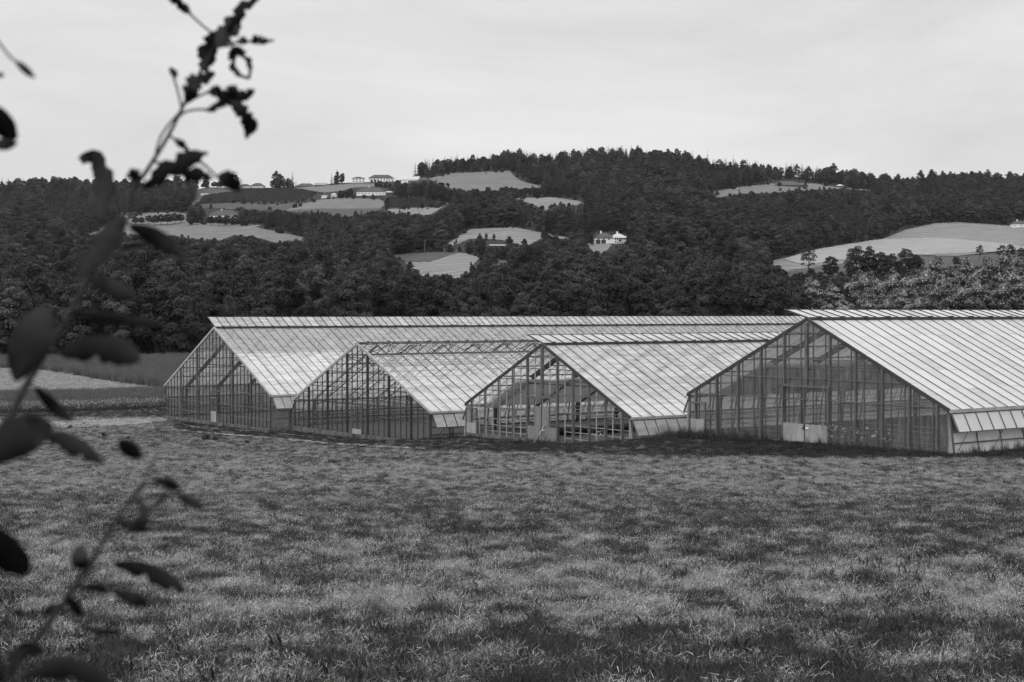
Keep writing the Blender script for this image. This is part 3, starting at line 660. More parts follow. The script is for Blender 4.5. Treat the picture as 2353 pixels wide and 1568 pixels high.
    mb.box(-pw - .02, pw, 0.0, W, -1.6, plinth); mb.box(Ln - pw, Ln + pw, 0, W, -1.6, plinth)
    pb = min(plinth, .3)
    mb.box(pw, Ln - pw, -lean - .1, -lean + .1, -1.6, pb - .02); mb.box(pw, Ln - pw, W + lean - .1, W + lean + .1, -1.6, pb - .02); mb.build('plinth', M['concrete'], root)
    mb = MB(); mb.quad((0.1, 0.05 - lean, 0.06), (Ln - .1, 0.05 - lean, 0.06), (Ln - .1, W - .05 + lean, 0.06), (0.1, W - .05 + lean, 0.06)); mb.build('soil_floor', M['soil'], root)
    # frames across the house
    x = tr_gap * 0.6; tm = None
    while x < Ln - 1:
        if tm is None:
            mb = MB()
            if truss == 'portal':
                for Y, s in ((0.12, 1), (W - .12, -1)):
                    mb.hexa([(-.07, Y, 0), (.07, Y, 0), (.07, Y + s * .18, 0), (-.07, Y + s * .18, 0), (-.07, Y, e - .1), (.07, Y, e - .1), (.07, Y + s * .42, e - .25), (-.07, Y + s * .42, e - .25)])
                    mb.bar((0, Y + s * .15, e - .22), (0, hw, r - .3), 0.16, 0.34, (1, 0, 0) if False else (0, -s * (r - e), hw))
                mb.bar((0, W * .22, zroof(W * .22, W, e, r) - .35), (0, W * .78, zroof(W * .22, W, e, r) - .35), .05, .08)
            else:
                zb = lambda Y: zroof(Y, W, e, r) - 0.95
                for Y in (0.1, W - .1): mb.bar((0, Y, 0), (0, Y, e - .1), .12, .16)
                m = 16
                for i in range(m):
                    Y0, Y1 = .1 + (W - .2) * i / m, .1 + (W - .2) * (i + 1) / m
                    mb.bar((0, Y0, zroof(Y0, W, e, r) - .14), (0, Y1, zroof(Y1, W, e, r) - .14), .06, .08)
                    b0, b1 = max(zb(Y0), e - .5), max(zb(Y1), e - .5)
                    mb.bar((0, Y0, b0), (0, Y1, b1), .06, .08)
                    mb.bar((0, Y0, zroof(Y0, W, e, r) - .14) if i % 2 else (0, Y0, b0), (0, Y1, b1) if i % 2 else (0, Y1, zroof(Y1, W, e, r) - .14), .035)
                mb.bar((0, .1, e - .15), (0, W - .1, e - .15), .05, .07)
            tm = mb.build('truss', M['frame_dark'] if truss == 'portal' else M['timber'], root); tm.location.x = x
        else:
            c = tm.copy(); COL.objects.link(c); c.parent = root; c.location.x = x
        x += tr_gap
    if truss == 'lattice' or open_top:      # lattice girder along the ridge
        mb = MB()
        for Y in (hw * .83, hw * 1.17):
            z1, z2 = zroof(Y, W, e, r) - .16, zroof(Y, W, e, r) - .85
            mb.bar((0.1, Y, z1), (Ln - .1, Y, z1), .05); mb.bar((.1, Y, z2), (Ln - .1, Y, z2), .06, .09)
            x = 0.1
            while x < Ln - 3:
                mb.bar((x, Y, z1), (x + 1.5, Y, z2), .06); mb.bar((x + 1.5, Y, z2), (x + 3, Y, z1), .035); mb.bar((x, hw, r - .1), (x + 1.5, Y, z1), .035); mb.bar((x + 1.5, Y, z1), (x + 3, hw, r - .1), .05); x += 3
        mb.build('ridge_girder', M['bar_dark'], root)
    # heating pipes on the gable and long pipes inside
    mb = MB()
    for (ya, yb) in pipes:
        for z in pipe_z: mb.bar((0.32, ya, z), (0.32, yb, z), 0.05)
    for Y in np.linspace(1.5, W - 1.5, 6): mb.bar((2, Y, e - .45), (Ln - 2, Y, e - .45), 0.045)
    for z in (0.4, .75, 1.1): mb.bar((1, W - .25, z), (Ln - 1, W - .25, z), 0.05); mb.bar((1, .3, z), (Ln - 1, .3, z), 0.05)
    mb.build('heating_pipes', M['steel_light'], root)
    if curtain:
        ya, yb, side = curtain
        mb = MB(); k = 24
        Yf = (lambda f: W - hw * (ya + (yb - ya) * f)) if side else (lambda f: hw * (ya + (yb - ya) * f))
        xs = np.linspace(1.2, Ln - 1, int(Ln / 1.1))
        for i in range(len(xs) - 1):
            for q in range(5):
                P = []
                for (xi, qq) in ((i, q), (i + 1, q), (i + 1, q + 1), (i, q + 1)):
                    Y = Yf(qq / 5); P.append((xs[xi], Y, zroof(Y, W, e, r) - .42 - .10 * abs(math.sin(xs[xi] * math.pi / 4.0)) - .05 * math.sin(xi * 2.1)))
                mb.quad(*P)
        mb.build('shade_curtain', M['curtain'], root)
        Y = Yf(1.0); z = zroof(Y, W, e, r) - .5
        mb = MB(); mb.tube([(1.2 + i * 1.5, Y + .05 * math.sin(i * 1.7), z + .06 * math.sin(i * 2.3)) for i in range(int((Ln - 2) / 1.5))], [.2 + .04 * math.sin(i * 3.1) for i in range(int((Ln - 2) / 1.5))], 7)
        mb.build('curtain_roll', M['film'], root, smooth=True)
    return root
def door(root, y, wd, ht, low, z=0.0, leaves=1, X=-0.17, low_mat=None, frame_mat=None, tall=None, glass=None, handle=True):
    d = empty('door', (0, 0, 0)); d.parent = root; fm = frame_mat or M['steel']
    mb = MB()
    for s in (-1, 1): mb.box(X - .06, X + .04, y + s * wd / 2 - .045, y + s * wd / 2 + .045, z - .3, z + ht)
    mb.box(X - .06, X + .04, y - wd / 2 + .06, y + wd / 2 - .06, z + ht - .1, z + ht); mb.build('door_frame', fm, d)
    lw = wd / leaves
    for i in range(leaves):
        a = y - wd / 2 + i * lw + .075; b = a + lw - .15 + (.06 if leaves > 1 else 0)
        mb = MB(); mb.box(X - .03, X + .01, a, b, z - .25, z + low); mb.build('door_panel', low_mat or M['panel'], d)
        mb = MB(); mb.box(X - .04, X + .015, (a + b) / 2 - .025, (a + b) / 2 + .025, z + low + .01, z + ht - .11)
        mb.box(X - .04, X + .015, a - .02, a + .03, z + low + .01, z + ht - .11); mb.build('door_mullion', fm, d)
        if glass: mb = MB(); mb.quad((X, a + .03, z + low), (X, b, z + low), (X, b, z + ht - .1), (X, a + .03, z + ht - .1)); mb.build('door_pane', glass, d)
        if tall:
            s0 = (a + .04, a + .04 + tall[0]) if i else (b - tall[0], b)
            mb = MB(); mb.box(X - .025, X + .005, s0[0], s0[1], z + low + .01, z + low + tall[1]); mb.build('upper_panel', M['panel_grey'], d)
    if handle:
        mb = MB(); mb.box(X - .09, X - .05, y - .32, y - .1, z + low - .28, z + low - .18); mb.build('handle', M['white'], d)
        mb = MB(); mb.box(X - .08, X - .05, y + .05, y + .11, z + low - .3, z + low - .05); mb.box(X - .08, X - .04, y + .05, y + .2, z + low - .3, z + low - .24); mb.build('latch', M['bar_dark'], d)
    return d
W1, W2, W3, W4 = 22.14, 21.11, 18.41, 20.33
gh1 = greenhouse('farthest leftmost greenhouse, dense dark gable bars and a raised ridge vent', (-21.20, 134.98), -0.94, W1, 3.15, 8.92, 92, 0.87, M['roof_glass'], M['gable_glass'], M['bar_dark'], 31, (M['bar_dark'], .05),
    [W1 / 2 + k for k in (-7.4, -3.7, 3.7, 7.4)], M['steel'], (0.9, 1.9, 3.1, 4.7, 6.1, 7.4), 31, 1.82, 'portal', 3.5, plinth=.15, barge=M['steel_light'], seed=1, liner=.58, upper=.6, flap=(.75, 1.0))
door(gh1, W1 / 2 - .1, 1.3, 2.45, 1.15, low_mat=M['panel'], glass=M['gable_glass'], handle=False)
gh2 = greenhouse('glass greenhouse second from left with open lattice ridge and concrete plinth', (-6.204, 116.16), -0.42, W2, 2.37, 7.30, 72, 0.98, M['roof_clear'], M['gable_glass'], M['bar_dark'], 26, (M['bar_dark'], .055),
    [W2 / 2 + k for k in (-8.0, -4.8, -1.6, 1.6, 4.8, 8.0)], M['bar_dark'], (1.5, 2.4, 3.7, 5.0, 6.2), -3, 1.75, 'lattice', 3.2, plinth=.02, barge=M['steel_light'], open_top=True, seed=2, liner=.3, upper=.6, flap=(.6, 1.0))
door(gh2, W2 / 2 - .15, 1.55, 2.45, .55, z=-.12, low_mat=M['panel'], frame_mat=M['steel'], glass=M['gable_glass'], handle=False)
gh3 = greenhouse('middle greenhouse without gable glass, bright roof over bare inner frames', (7.65, 99.55), 0.50, W3, 2.15, 6.67, 72, 0.96, M['roof_glass'], M['gable_glass'], M['bar_dark'], 22, (M['steel_light'], .05),
    [W3 / 2 + k for k in (-8.5, -6.8, -5.1, -3.4, -1.7, 1.7, 3.4, 5.1, 6.8, 8.5)], M['steel'], (2.05, 3.3, 4.2, 5.0, 5.8), 18, 1.86, 'portal', 4.0, plinth=.05, lean=.4, gable_open=True, seed=3, liner=.25, upper=.85, curtain=(.06, .52, 1), flap=(.55, 1.0),
    pipes=((.3, 7.2), (11.2, 16.2)), pipe_z=(.3, .75, 1.2))
door(gh3, W3 / 2 - .15, 3.4, 3.15, 1.05, z=-.05, leaves=2, low_mat=M['panel_grey'], tall=(.75, 1.4))
door(gh3, W3 - .85, 1.35, 2.0, .9, z=-.1, tall=(.5, 1.2), handle=False)
gh4 = greenhouse('nearest rightmost greenhouse clad in cloudy polycarbonate with opal roof', (23.66, 83.32), 1.69, W4, 2.456, 7.30, 74, 1.04, M['roof_poly'], M['gable_poly'], M['bar_dark'], 21, (M['steel'], .045),
    [W4 / 2 + k for k in (-9.5, -7.6, -5.7, -3.75, -1.8, 1.8, 3.75, 5.7, 7.6, 9.5)], M['steel'], (2.55, 3.8, 4.95, 5.75, 6.55), 15, 1.93, 'portal', 4.0, plinth=.03, lean=.4, seed=4, curtain=(.06, .5, 1), flap=(.5, 1.0),
    pipes=((.3, 6.3), (12.8, 17.5)), pipe_z=(.2, .5, .8, 1.1, 1.4), veil=M['roof_poly'])
door(gh4, W4 / 2, 3.6, 3.5, 1.2, z=-.1, leaves=2)
door(gh4, W4 - .95, 1.4, 2.1, 1.0, z=-.1, handle=False)
# tall middle posts over the big doors
for gh, Wd, z0_, z1_ in ((gh3, W3, 3.15, 6.5), (gh4, W4, 3.4, 7.15)):
    mb = MB(); mb.box(-.15, .04, Wd / 2 - .09, Wd / 2 + .09, z0_, z1_); mb.build('post', M['steel'], gh)
def in_house(gh, x, y, z):
    return gh.matrix_basis @ Vector((x, y, z))
# hanging fan heaters under the ridge of the leftmost greenhouse
mb = MB(); mb.box(-.3, .3, -.3, .3, -.25, .25); mb.tube([(0, 0, .25), (0, 0, 1.1)], .05, 6); mb.tube([(0, 0, -.25), (0, 0, -.6)], [.25, .75], 12)
fan0 = None
for i, X in enumerate((9.8, 20.6, 31.2, 46.0)):
    p = in_house(gh1, X, W1 / 2 - 1.9, 6.35)
    if fan0 is None: fan0 = mb.build('hanging_heater', M['white']); o = fan0
    else: o = fan0.copy(); COL.objects.link(o)
    o.location = p; o.rotation_euler = (0, 0, TH)
    tag(o, 'white heater hanging inside the leftmost greenhouse, %s from the gable' % ('first', 'second', 'third', 'fourth')[i], 'heater', 'heaters hanging in the leftmost greenhouse')
# white plank leaning on the door of the middle greenhouse
mb = MB(); mb.bar((-.75, 9.3, -.15), (-.27, 8.65, 1.15), .1, .04, (1, 0, 0)); o = mb.build('plank', M['panel']); o.location = gh3.location; o.rotation_euler = (0, 0, TH)
tag(o, 'white plank leaning against the grey door of the middle greenhouse', 'plank')
# potting benches seen through the open gable
for (x0, x1, y0, y1) in ((3, 24, 10.6, 14.6),):
    b = empty('bench', in_house(gh3, 0, 0, 0.06), TH, label='long low pale growing bench inside the middle greenhouse', cat='bench')
    mb = MB(); mb.box(x0, x1, y0, y1, .62, .7); mb.build('bench_top', M['timber'], b)
    for xx in np.arange(x0 + .3, x1, 2.5):
        for yy in (y0 + .2, y1 - .2): mb = MB(); mb.box(xx - .04, xx + .04, yy - .04, yy + .04, 0, .62); mb.build('leg', M['steel'], b)

# ------------------------------------------------------------------ farms on the hill
FARM = []
def farm(name, label, x0, x1, yb, wall, roof, depth=12, rz=0.0, kind='hip', walls='wall', roofm='roof_tile', wins=(), chim=(), doors=(), over=.5, cat='farmhouse', lift=0.0):
    p = pt((x0 + x1) / 2, yb); s = p[1] / F; Wd = (x1 - x0) * s / max(.5, math.cos(rz)); hw_, hr = wall * s, roof * s
    r_ = empty(name, (p[0], p[1], p[2]), rz, label=label, cat=cat)
    mb = MB(); mb.box(-Wd / 2, Wd / 2, 0, depth, -4, hw_); mb.build('wall', M[walls], r_)
    a, b, c, d = -Wd / 2 - over, Wd / 2 + over, -over, depth + over; i = min(depth / 2 + over, Wd / 2) * (.9 if kind == 'hip' else 0); m = depth / 2
    mb = MB(); z = hw_ - .15
    V = [(a, c, z), (b, c, z), (b, d, z), (a, d, z), (a + i, m, hw_ + hr), (b - i, m, hw_ + hr), (a, c, z + .25), (b, c, z + .25), (b, d, z + .25), (a, d, z + .25)]
    mb.v = V; mb.f = [(3, 2, 1, 0), (0, 1, 7, 6), (1, 2, 8, 7), (2, 3, 9, 8), (3, 0, 6, 9), (6, 7, 5, 4), (7, 8, 5), (8, 9, 4, 5), (9, 6, 4)]
    mb.build('roof', M[roofm], r_)
    if kind == 'gable':
        mb = MB()
        for X in (-Wd / 2, Wd / 2): mb.tri((X, 0, hw_), (X, depth, hw_), (X, m, hw_ + hr - .4))
        mb.build('gable', M[walls], r_)
    for nm, lst in (('window', wins), ('door', doors)):
        for (fx, z0, ww, hh) in lst:
            X = -Wd / 2 + fx * Wd; mb = MB(); mb.box(X - ww / 2, X + ww / 2, -.06, -.002, z0 * hw_, z0 * hw_ + hh); mb.build(nm, M['pane_dark'], r_)
    for fx in chim:
        X = -Wd / 2 + fx * Wd; mb = MB(); mb.box(X - .5, X + .5, m - .5, m + .5, hw_ + hr - 1, hw_ + hr + 1.2); mb.build('chimney', M['wall'], r_)
    mask_poly([(x0, yb - wall - roof), (x1, yb - wall - roof), (x1, yb + (3 if wall > 10 else 0)), (x0, yb)], MASKB)
    return r_
row = lambda n, z, w_, h, a=.08, b=.92: [(a + (b - a) * k / (n - 1), z, w_, h) for k in range(n)]
farm('villa', 'square white two storey house with low hip roof on the ridge', 811, 838, 420.7, 10.5, 4, 12, .12, wins=row(4, .12, 1.1, 1.6) + row(4, .6, 1.1, 1.3))
farm('farmhouse', 'long white farmhouse with dark half hip roof on the ridge skyline', 848, 905, 419, 9, 8.5, 14, .05, wins=row(7, .6, 1, 1.2) + row(5, .12, 1.1, 1.6, .5, .95), doors=[(.12, 0, 2.6, 2.6), (.25, 0, 3, 2.8), (.38, 0, 2, 2.4)])
farm('annex', 'small white annex between the long farmhouse and the barn', 906, 918, 414, 4, 4, 8, kind='gable', wins=row(2, .3, .9, 1))
farm('barn', 'white barn with pale sheet roof at the right end of the ridge farm', 922, 962, 422, 8, 9, 16, -.1, 'gable', roofm='roof_pale', wins=row(5, .1, 1.6, 2.5, .45, .8))
farm('shed', 'dark roofed shed stretching right from the ridge barn', 962, 985, 418, 4, 6, 12, -.1, walls='timber')
farm('farmhouse', 'low white farmhouse with broad dark roof just under the ridge', 820, 886, 450, 9, 11, 18, .03, wins=row(8, .4, 1, 1.1), chim=(.42,))
farm('lean_to', 'lean-to with pale sheet roof right of the low farmhouse', 886, 903, 447, 4, 3, 6, roofm='roof_pale', kind='gable', walls='timber')
farm('cottage', 'little white cottage left of the low farmhouse', 739, 753, 456, 7, 4, 8, wins=row(2, .3, .8, 1))
farm('cottage', 'small cottage with pale roof beside the dark round trees under the ridge', 761, 774, 454, 6, 4, 8, roofm='roof_pale', wins=row(2, .3, .8, 1))
farm('barn', 'long dark barn roof sloping along the ridge', 680, 727, 431, 2, 8, 16, .1, walls='timber', cat='barn')
farm('barn', 'grey roofed barn at the right end of the long dark barn', 724, 750, 429, 3, 6, 12, 0, 'gable', roofm='panel_grey', walls='timber')
farm('farmhouse', 'white farmhouse with steep dark roof on the left ridge', 577, 607, 432, 4.5, 7, 12, wins=row(5, .2, 1, 1.2))
farm('farmhouse', 'lower dark roofed farm wing left of the steep roofed farmhouse', 550, 576, 432, 4, 5, 10, wins=row(4, .3, .9, .9))
farm('shed', 'low dark rounded shed between the ridge farm and the tree row', 610, 625, 431, 2, 5, 8, walls='timber')
farm('cottage', 'white cottage beside the dark wood at the left ridge end', 462, 482, 449, 5, 4, 9, wins=row(3, .3, 1, 1))
farm('house', 'small white house alone at the edge of the left wood', 280, 294, 500, 6.5, 5, 8, .3, 'gable', wins=row(2, .35, .9, 1))
farm('farmhouse', 'low white farmhouse with long dark roof behind orchard trees', 481, 545, 501, 6, 12.5, 16, -.08, wins=row(6, .4, .9, 1), chim=(.38,))
fm_ = farm('farmhouse', 'white valley farm with dark tiled roof and black gateways', 1366, 1412, 561, 14, 13, 14, 0, wins=row(3, .66, .9, 1, .2, .72), doors=[(.18, 0, 3, 2.6), (.45, 0, 3, 2.6)], chim=(.35,))
farm('farmhouse', 'bright white wing of the valley farm with pale solar roof', 1412, 1442, 560, 13, 11, 12, .28, roofm='roof_pale', wins=row(6, .62, .6, 1.1, .06, .9) + row(6, .08, .6, 1, .06, .9), doors=[(.42, .4, 1.6, 1)], chim=(.45,))
farm('barn', 'huge dark hipped barn roof on the right hill meadow', 1777, 1846, 430, 3.5, 11, 22, 0, walls='timber', cat='barn')
farm('shed', 'tiny pale roofed field shed right of the huge dark barn', 1922, 1937, 430.5, 2.5, 4, 6, roofm='roof_pale', walls='timber')
farm('house', 'white house cut by the right edge of the picture above the grain field', 2328, 2362, 523.5, 9, 7, 10, 0, wins=row(3, .35, .9, 1), chim=(.35,))
farm('hut', 'white hut glimpsed between trees right of the lowest clearing', 1149, 1160, 612, 8, 5, 6, .2, 'gable', wins=row(2, .4, .8, .9))
farm('shed', 'flat pale roofed shed among the trees above the lowest clearing', 1126, 1160, 567, 2.5, 2.5, 8, 0, 'gable', roofm='roof_pale', walls='timber')
# power poles by the lowest clearing
for px, yb, h, lb in ((1049, 584, 10, 'short wooden power pole at the left end of the lowest clearing'), (1137, 0, 0, ''), (976, 580, 30, 'tallest thin wooden power pole behind the lowest clearing'), (1021, 581, 20, 'middle wooden power pole behind the lowest clearing')):
    if not h: continue
    p = pt(px, yb); hh = h * p[1] / F; r_ = empty('power_pole', p, label=lb, cat='power pole')
    mb = MB(); mb.tube([(0, 0, -.5), (0, 0, hh)], [.2, .13], 6); mb.build('pole', M['bark_pale'], r_); mb = MB(); mb.box(-1, 1, -.08, .08, hh - .9, hh - .75); mb.build('crossarm', M['bark_pale'], r_)

# ------------------------------------------------------------------ trees
def tree_at(k, px, yb, hpx, label, group=None, name='tree', wide=1.0, y=None):
    p = pt(px, yb) if y is None else None
    if y is not None: x = (px - CX) / F * y; p = (x, y, float(ground_z(x, y)))
    return plant_tree(k, p[0], p[1], hpx * p[1] / F, label, 'tree', group, name, wide=wide)
G_ = 'orchard trees on the left meadow'
for i, (px, yb, h) in enumerate([(312, 517, 17), (326, 517, 16), (343, 516, 19), (357, 519, 22), (371, 517, 22), (386, 518, 24), (401, 516, 24), (416, 514, 20), (437, 518, 20), (452, 518, 18), (486, 519, 20), (505, 520, 22), (523, 519, 22), (542, 518, 22), (560, 520, 18), (577, 521, 24)]):
    tree_at('orchard', px, yb, h, 'round dark orchard tree standing on the pale left meadow' if i < 10 else 'round dark orchard tree in front of the long roofed left farmhouse', G_, 'orchard_tree')
G_ = 'row of trees on the ridge skyline'
for px, yb, h, k in [(625, 432, 17, 'leafy0'), (637, 433, 20, 'leafy1'), (646, 432, 22, 'leafy1'), (654, 432, 21, 'leafy4'), (661, 432, 19, 'leafy4'), (668, 432, 20, 'leafy1'), (674, 432, 12, 'leafy0')]:
    tree_at(k, px, yb, h, 'dark tree in the tight row between the ridge farm and the long dark barn', G_, wide=.8)
tree_at('fir2', 681, 430, 18, 'pointed dark conifer at the right end of the ridge tree row', name='conifer')
for px, lb in ((494, 'left'), (505, 'right')): tree_at('orchard', px, 433.5, 14, 'broad mushroom shaped tree alone on the left ridge meadow, %s of a pair' % lb, wide=1.15)
tree_at('orchard', 468, 434, 11, 'small round tree at the far left end of the ridge meadow')
tree_at('leafy0', 743, 455, 13, 'round dark tree between the two small cottages under the ridge'); tree_at('leafy2', 782, 457, 18, 'big round dark tree left of the low farmhouse')
tree_at('leafy0', 797, 458, 17, 'tall dark tree at the left corner of the low farmhouse roof'); tree_at('bush', 813, 458, 9, 'dark bush in front of the low farmhouse', name='bush')
tree_at('leafy0', 858, 461, 15, 'dark tree before the right part of the low farmhouse'); tree_at('bush', 838, 456, 8, 'small dark bush at the white wall of the low farmhouse', name='bush')
for px, yb, h in ((866, 430, 10), (876, 430, 12), (886, 432, 11), (896, 431, 9)): tree_at('bush', px, yb, h, 'dark shrub on the bank below the long ridge farmhouse', 'shrubs below the ridge farmhouse', 'bush')
for px, yb, h in ((855, 420, 4), (872, 420, 4), (890, 420.5, 4)): tree_at('bush', px, yb, h, 'low bush along the white wall of the long ridge farmhouse', 'bushes at the ridge farmhouse wall', 'bush')
tree_at('leafy2', 890, 474, 18, 'dark tree standing between the rounded meadow and the small vineyard'); tree_at('leafy0', 893, 464, 12, 'smaller dark tree above the one beside the small vineyard')
for i, px in enumerate((1153, 1164, 1175, 1186, 1198, 1208, 1220, 1230, 1240)): tree_at('orchard', px, 445 + i * .9, 13 + (i * 7 % 4), 'small round tree in the hedge row under the hilltop meadow', 'hedge row trees under the hilltop meadow', 'orchard_tree')
tree_at('feathery', 1246, 372, 38, 'lone thin topped tree standing clear on the crest left of the summit wood')
tree_at('feathery', 1556, 383, 42, 'open crowned dark tree sticking up on the crest right of the summit')
tree_at('spindly', 1624.5, 392, 51, 'very thin bare stemmed spruce standing alone above the skyline', name='conifer', wide=.8)
for px, top, lb in ((1591, 344, 'thin pale pointed conifer left of the lone bare spruce'), (1660, 360, 'slim conifer, first of the loose group right of the bare spruce'), (1667, 357, 'taller slim conifer, second of the loose group right of the bare spruce'), (1684, 352, 'open armed larch, tallest of the loose group right of the bare spruce'),
                    (1706, 365, 'thin spiky conifer right of the open armed larch'), (1717, 361, 'crooked topped conifer on the right crest'), (1733, 366, 'first of two small pointed firs on the right crest'), (1741, 368, 'second of two small pointed firs on the right crest'), (1807, 371, 'slim dark fir standing tallest on the falling right crest')):
    yb = float(np.interp(px, SKY[:, 0], SKY[:, 1])) + 1; tree_at('fir2' if px != 1684 else 'spindly', px, yb, yb - top, lb, name='conifer', wide=.75)
for k, px, yb, h, lb in (('feathery', 1857, 640, 79, 'tall airy tree in front of the left tip of the grain field'), ('leafy0', 1908, 638, 50, 'dark oval tree right of the airy tree before the grain field'), ('leafy2', 1968, 632, 62, 'leftmost broad dark tree of the clump before the dark pasture'),
                         ('leafy5', 1996, 634, 66, 'tallest broad tree in the middle of the clump before the dark pasture'), ('leafy0', 2022, 634, 56, 'dark tree, third of the clump before the dark pasture'), ('leafy2', 2048, 636, 50, 'lower dark tree, fourth of the clump before the dark pasture'),
                         ('leafy1', 2080, 636, 66, 'tall rounded tree near the right end of the clump before the dark pasture'), ('leafy2', 2104, 636, 48, 'low dark tree ending the clump before the dark pasture on the right'), ('feathery', 2250, 600, 38, 'small leaning umbrella shaped tree on the edge of grain field and pasture'),
                         ('bush', 2198, 608, 17, 'small dark bush in the dark pasture'), ('feathery', 2300, 612, 50, 'airy upright tree at the right end of the dark pasture'), ('feathery', 2322, 612, 52, 'second airy tree at the right end of the dark pasture'), ('feathery', 2346, 612, 44, 'airy tree at the right picture edge before the pasture'),
                         ('leafy5', 1735, 640, 50, 'rounded tree at the left edge of the pasture tip'), ('leafy2', 1385, 558, 7, 'small dark tree at the wall of the valley farm'), ('leafy2', 1340, 566, 28, 'round tree left of the white valley farm'), ('leafy0', 1358, 564, 26, 'round dark tree hiding the left end of the valley farm roof'),
                         ('orchard', 1790, 432, 12, 'round tree before the huge dark barn on the right hill'), ('orchard', 1722, 432, 12, 'round tree on the long right hill meadow left of the barn'), ('leafy2', 1850, 436, 16, 'dark tree at the right end of the huge dark barn')):
    tree_at(k, px, yb, h, lb, wide=1.3 if 1890 < px < 2110 else 1.0)
for i in range(17):
    px = 1780 + i * 21 + random.uniform(-8, 8); tree_at(('bush', 'leafy2', 'leafy0')[i % 3], px, 645 + random.uniform(-4, 6) - (6 if px > 2020 else 0), random.uniform(16, 32), 'low dark bushy tree in the belt under the clump before the dark pasture', 'bushy belt before the dark pasture', wide=1.4)
PG = 'pale tipped poplars behind the right greenhouse'
POP = [(1865, 655, 405), (1975, 652, 420), (2008, 643, 425), (2048, 645, 415), (2086, 636, 430), (2120, 630, 420), (2150, 624, 432), (2186, 622, 428), (2216, 618, 430), (2246, 612, 428), (2276, 612, 434), (2306, 613, 430), (2336, 608, 428), (2366, 608, 432),
       (1900, 692, 392), (1938, 698, 388), (1992, 690, 394), (2032, 688, 396), (2068, 684, 398), (2104, 678, 394), (2138, 672, 398), (2170, 674, 394), (2204, 662, 400), (2236, 660, 396), (2268, 655, 400), (2300, 660, 398), (2332, 652, 400)]
for i, (px, top, d) in enumerate(POP):
    x = (px - CX) / F * d; z = float(ground_z(x, d)); yb = proj(x, d, z)[1]
    lb = 'pale tipped poplar in the back row above the right greenhouse roof' if i and i < 14 else ('lone pale tipped poplar left of the row above the right greenhouse' if i == 0 else 'lower pale tipped poplar in the front row just behind the right greenhouse roof')
    plant_tree('poplar%d' % (i % 2), x, d, (yb - top + (10, 22, 2, 15, -6)[i % 5]) * d / F, lb, 'tree', PG if i else None, 'poplar', wide=.82)
# the woods: every candidate spot, kept clear of fields and farms
rs = np.random.RandomState(5); PX, PY_, PD, KD, HH = [], [], [], [], []
d = 366.0; cand = []
while d < 1930:
    sp = 7.4 if d < 520 else (8.0 if d < 800 else (8.8 if d < 1200 else 10.0))
    half = 0.37 * d; m = int(2 * half / sp); x = -half + (np.arange(m) + rs.rand(m)) * sp
    cand.append(np.stack([x, d + rs.uniform(-.5, .5, m) * sp], 1)); d += sp * .95
cand = np.concatenate(cand); z = ground_z(cand[:, 0], cand[:, 1]); px, yb = proj(cand[:, 0], cand[:, 1], z)
keys = list(TREES.keys()); kn = {k: i for i, k in enumerate(keys)}
acc = []
CREST = lambda a, b: (930 < a < 1490 and b < 405) or (1590 < a < 1890 and b < 425)
for i in range(len(cand)):
    a, b, dd = px[i], yb[i], cand[i, 1]; iy, ix = int(b), int(a)
    q = rs.rand(); nv = vnoise(cand[i, 0] / 45, dd / 45, 77)
    if a > 1845 and dd < 445: continue
    if CREST(a, b): k = ('fir%d' % rs.randint(3)) if q < .62 else 'leafy%d' % rs.randint(6)
    elif (1265 < a < 1400 and 470 < b < 560) or (588 < a < 700 and 480 < b < 570) or (100 < a < 230 and 480 < b < 540): k = 'fir%d' % rs.randint(3) if q < .85 else 'leafy0'
    elif (700 < a < 800 and 540 < b < 620) or (1200 < a < 1300 and 500 < b < 540): k = 'larch' if q < .8 else 'leafy3'
    elif nv > .78 and dd > 500: k = 'fir%d' % rs.randint(3)
    elif a > 1900 and dd < 460: k = 'poplar%d' % rs.randint(2) if q < .35 else 'leafy%d' % rs.randint(6)
    else: k = 'leafy%d' % rs.randint(6) if q < .93 else 'larch'
    H = TREES[k][2]; R = TREES[k][3]; h = H * rs.uniform(.62, 1.22) * (1.0 if dd < 1000 else .88)
    if CREST(a, b): h = (.7 + .3 * nv) * H * rs.uniform(.72, 1.0)
    # tree line stays under the photographed crest and out of the fields
    if 0 <= iy < 1600 and 0 <= ix < 2600:
        wpx = max(1, int(R * .8 * F / dd)); c0, c1 = max(0, ix - wpx), min(2600, ix + wpx + 1); tp = int(b - h * F / dd)
        sub = MASK[max(0, tp):iy + 1, c0:c1]
        subb = MASKB[max(0, tp):iy + 1, c0:c1]
        if subb.size and subb.any():
            h2 = (b - (np.where(subb.any(1))[0].max() + max(0, tp)) - .5) * dd / F
            if h2 < 2: continue
            h = min(h, h2); tp = int(b - h * F / dd); sub = MASK[max(0, tp):iy + 1, c0:c1]
        if sub.size and sub.any():
            rowm = np.where(sub.any(1))[0].max() + max(0, tp); room = b - rowm - 1.5 + rs.rand() ** 3 * (10 if dd < 900 else 6)
            h2 = room * dd / F
            if h2 < 3.2: continue
            if h2 < h * .45 and dd < 700: k = 'bush' if h2 < 5.5 else k
            h = min(h, h2)
    acc.append((cand[i, 0], dd, h, kn[k], a, b, z[i]))
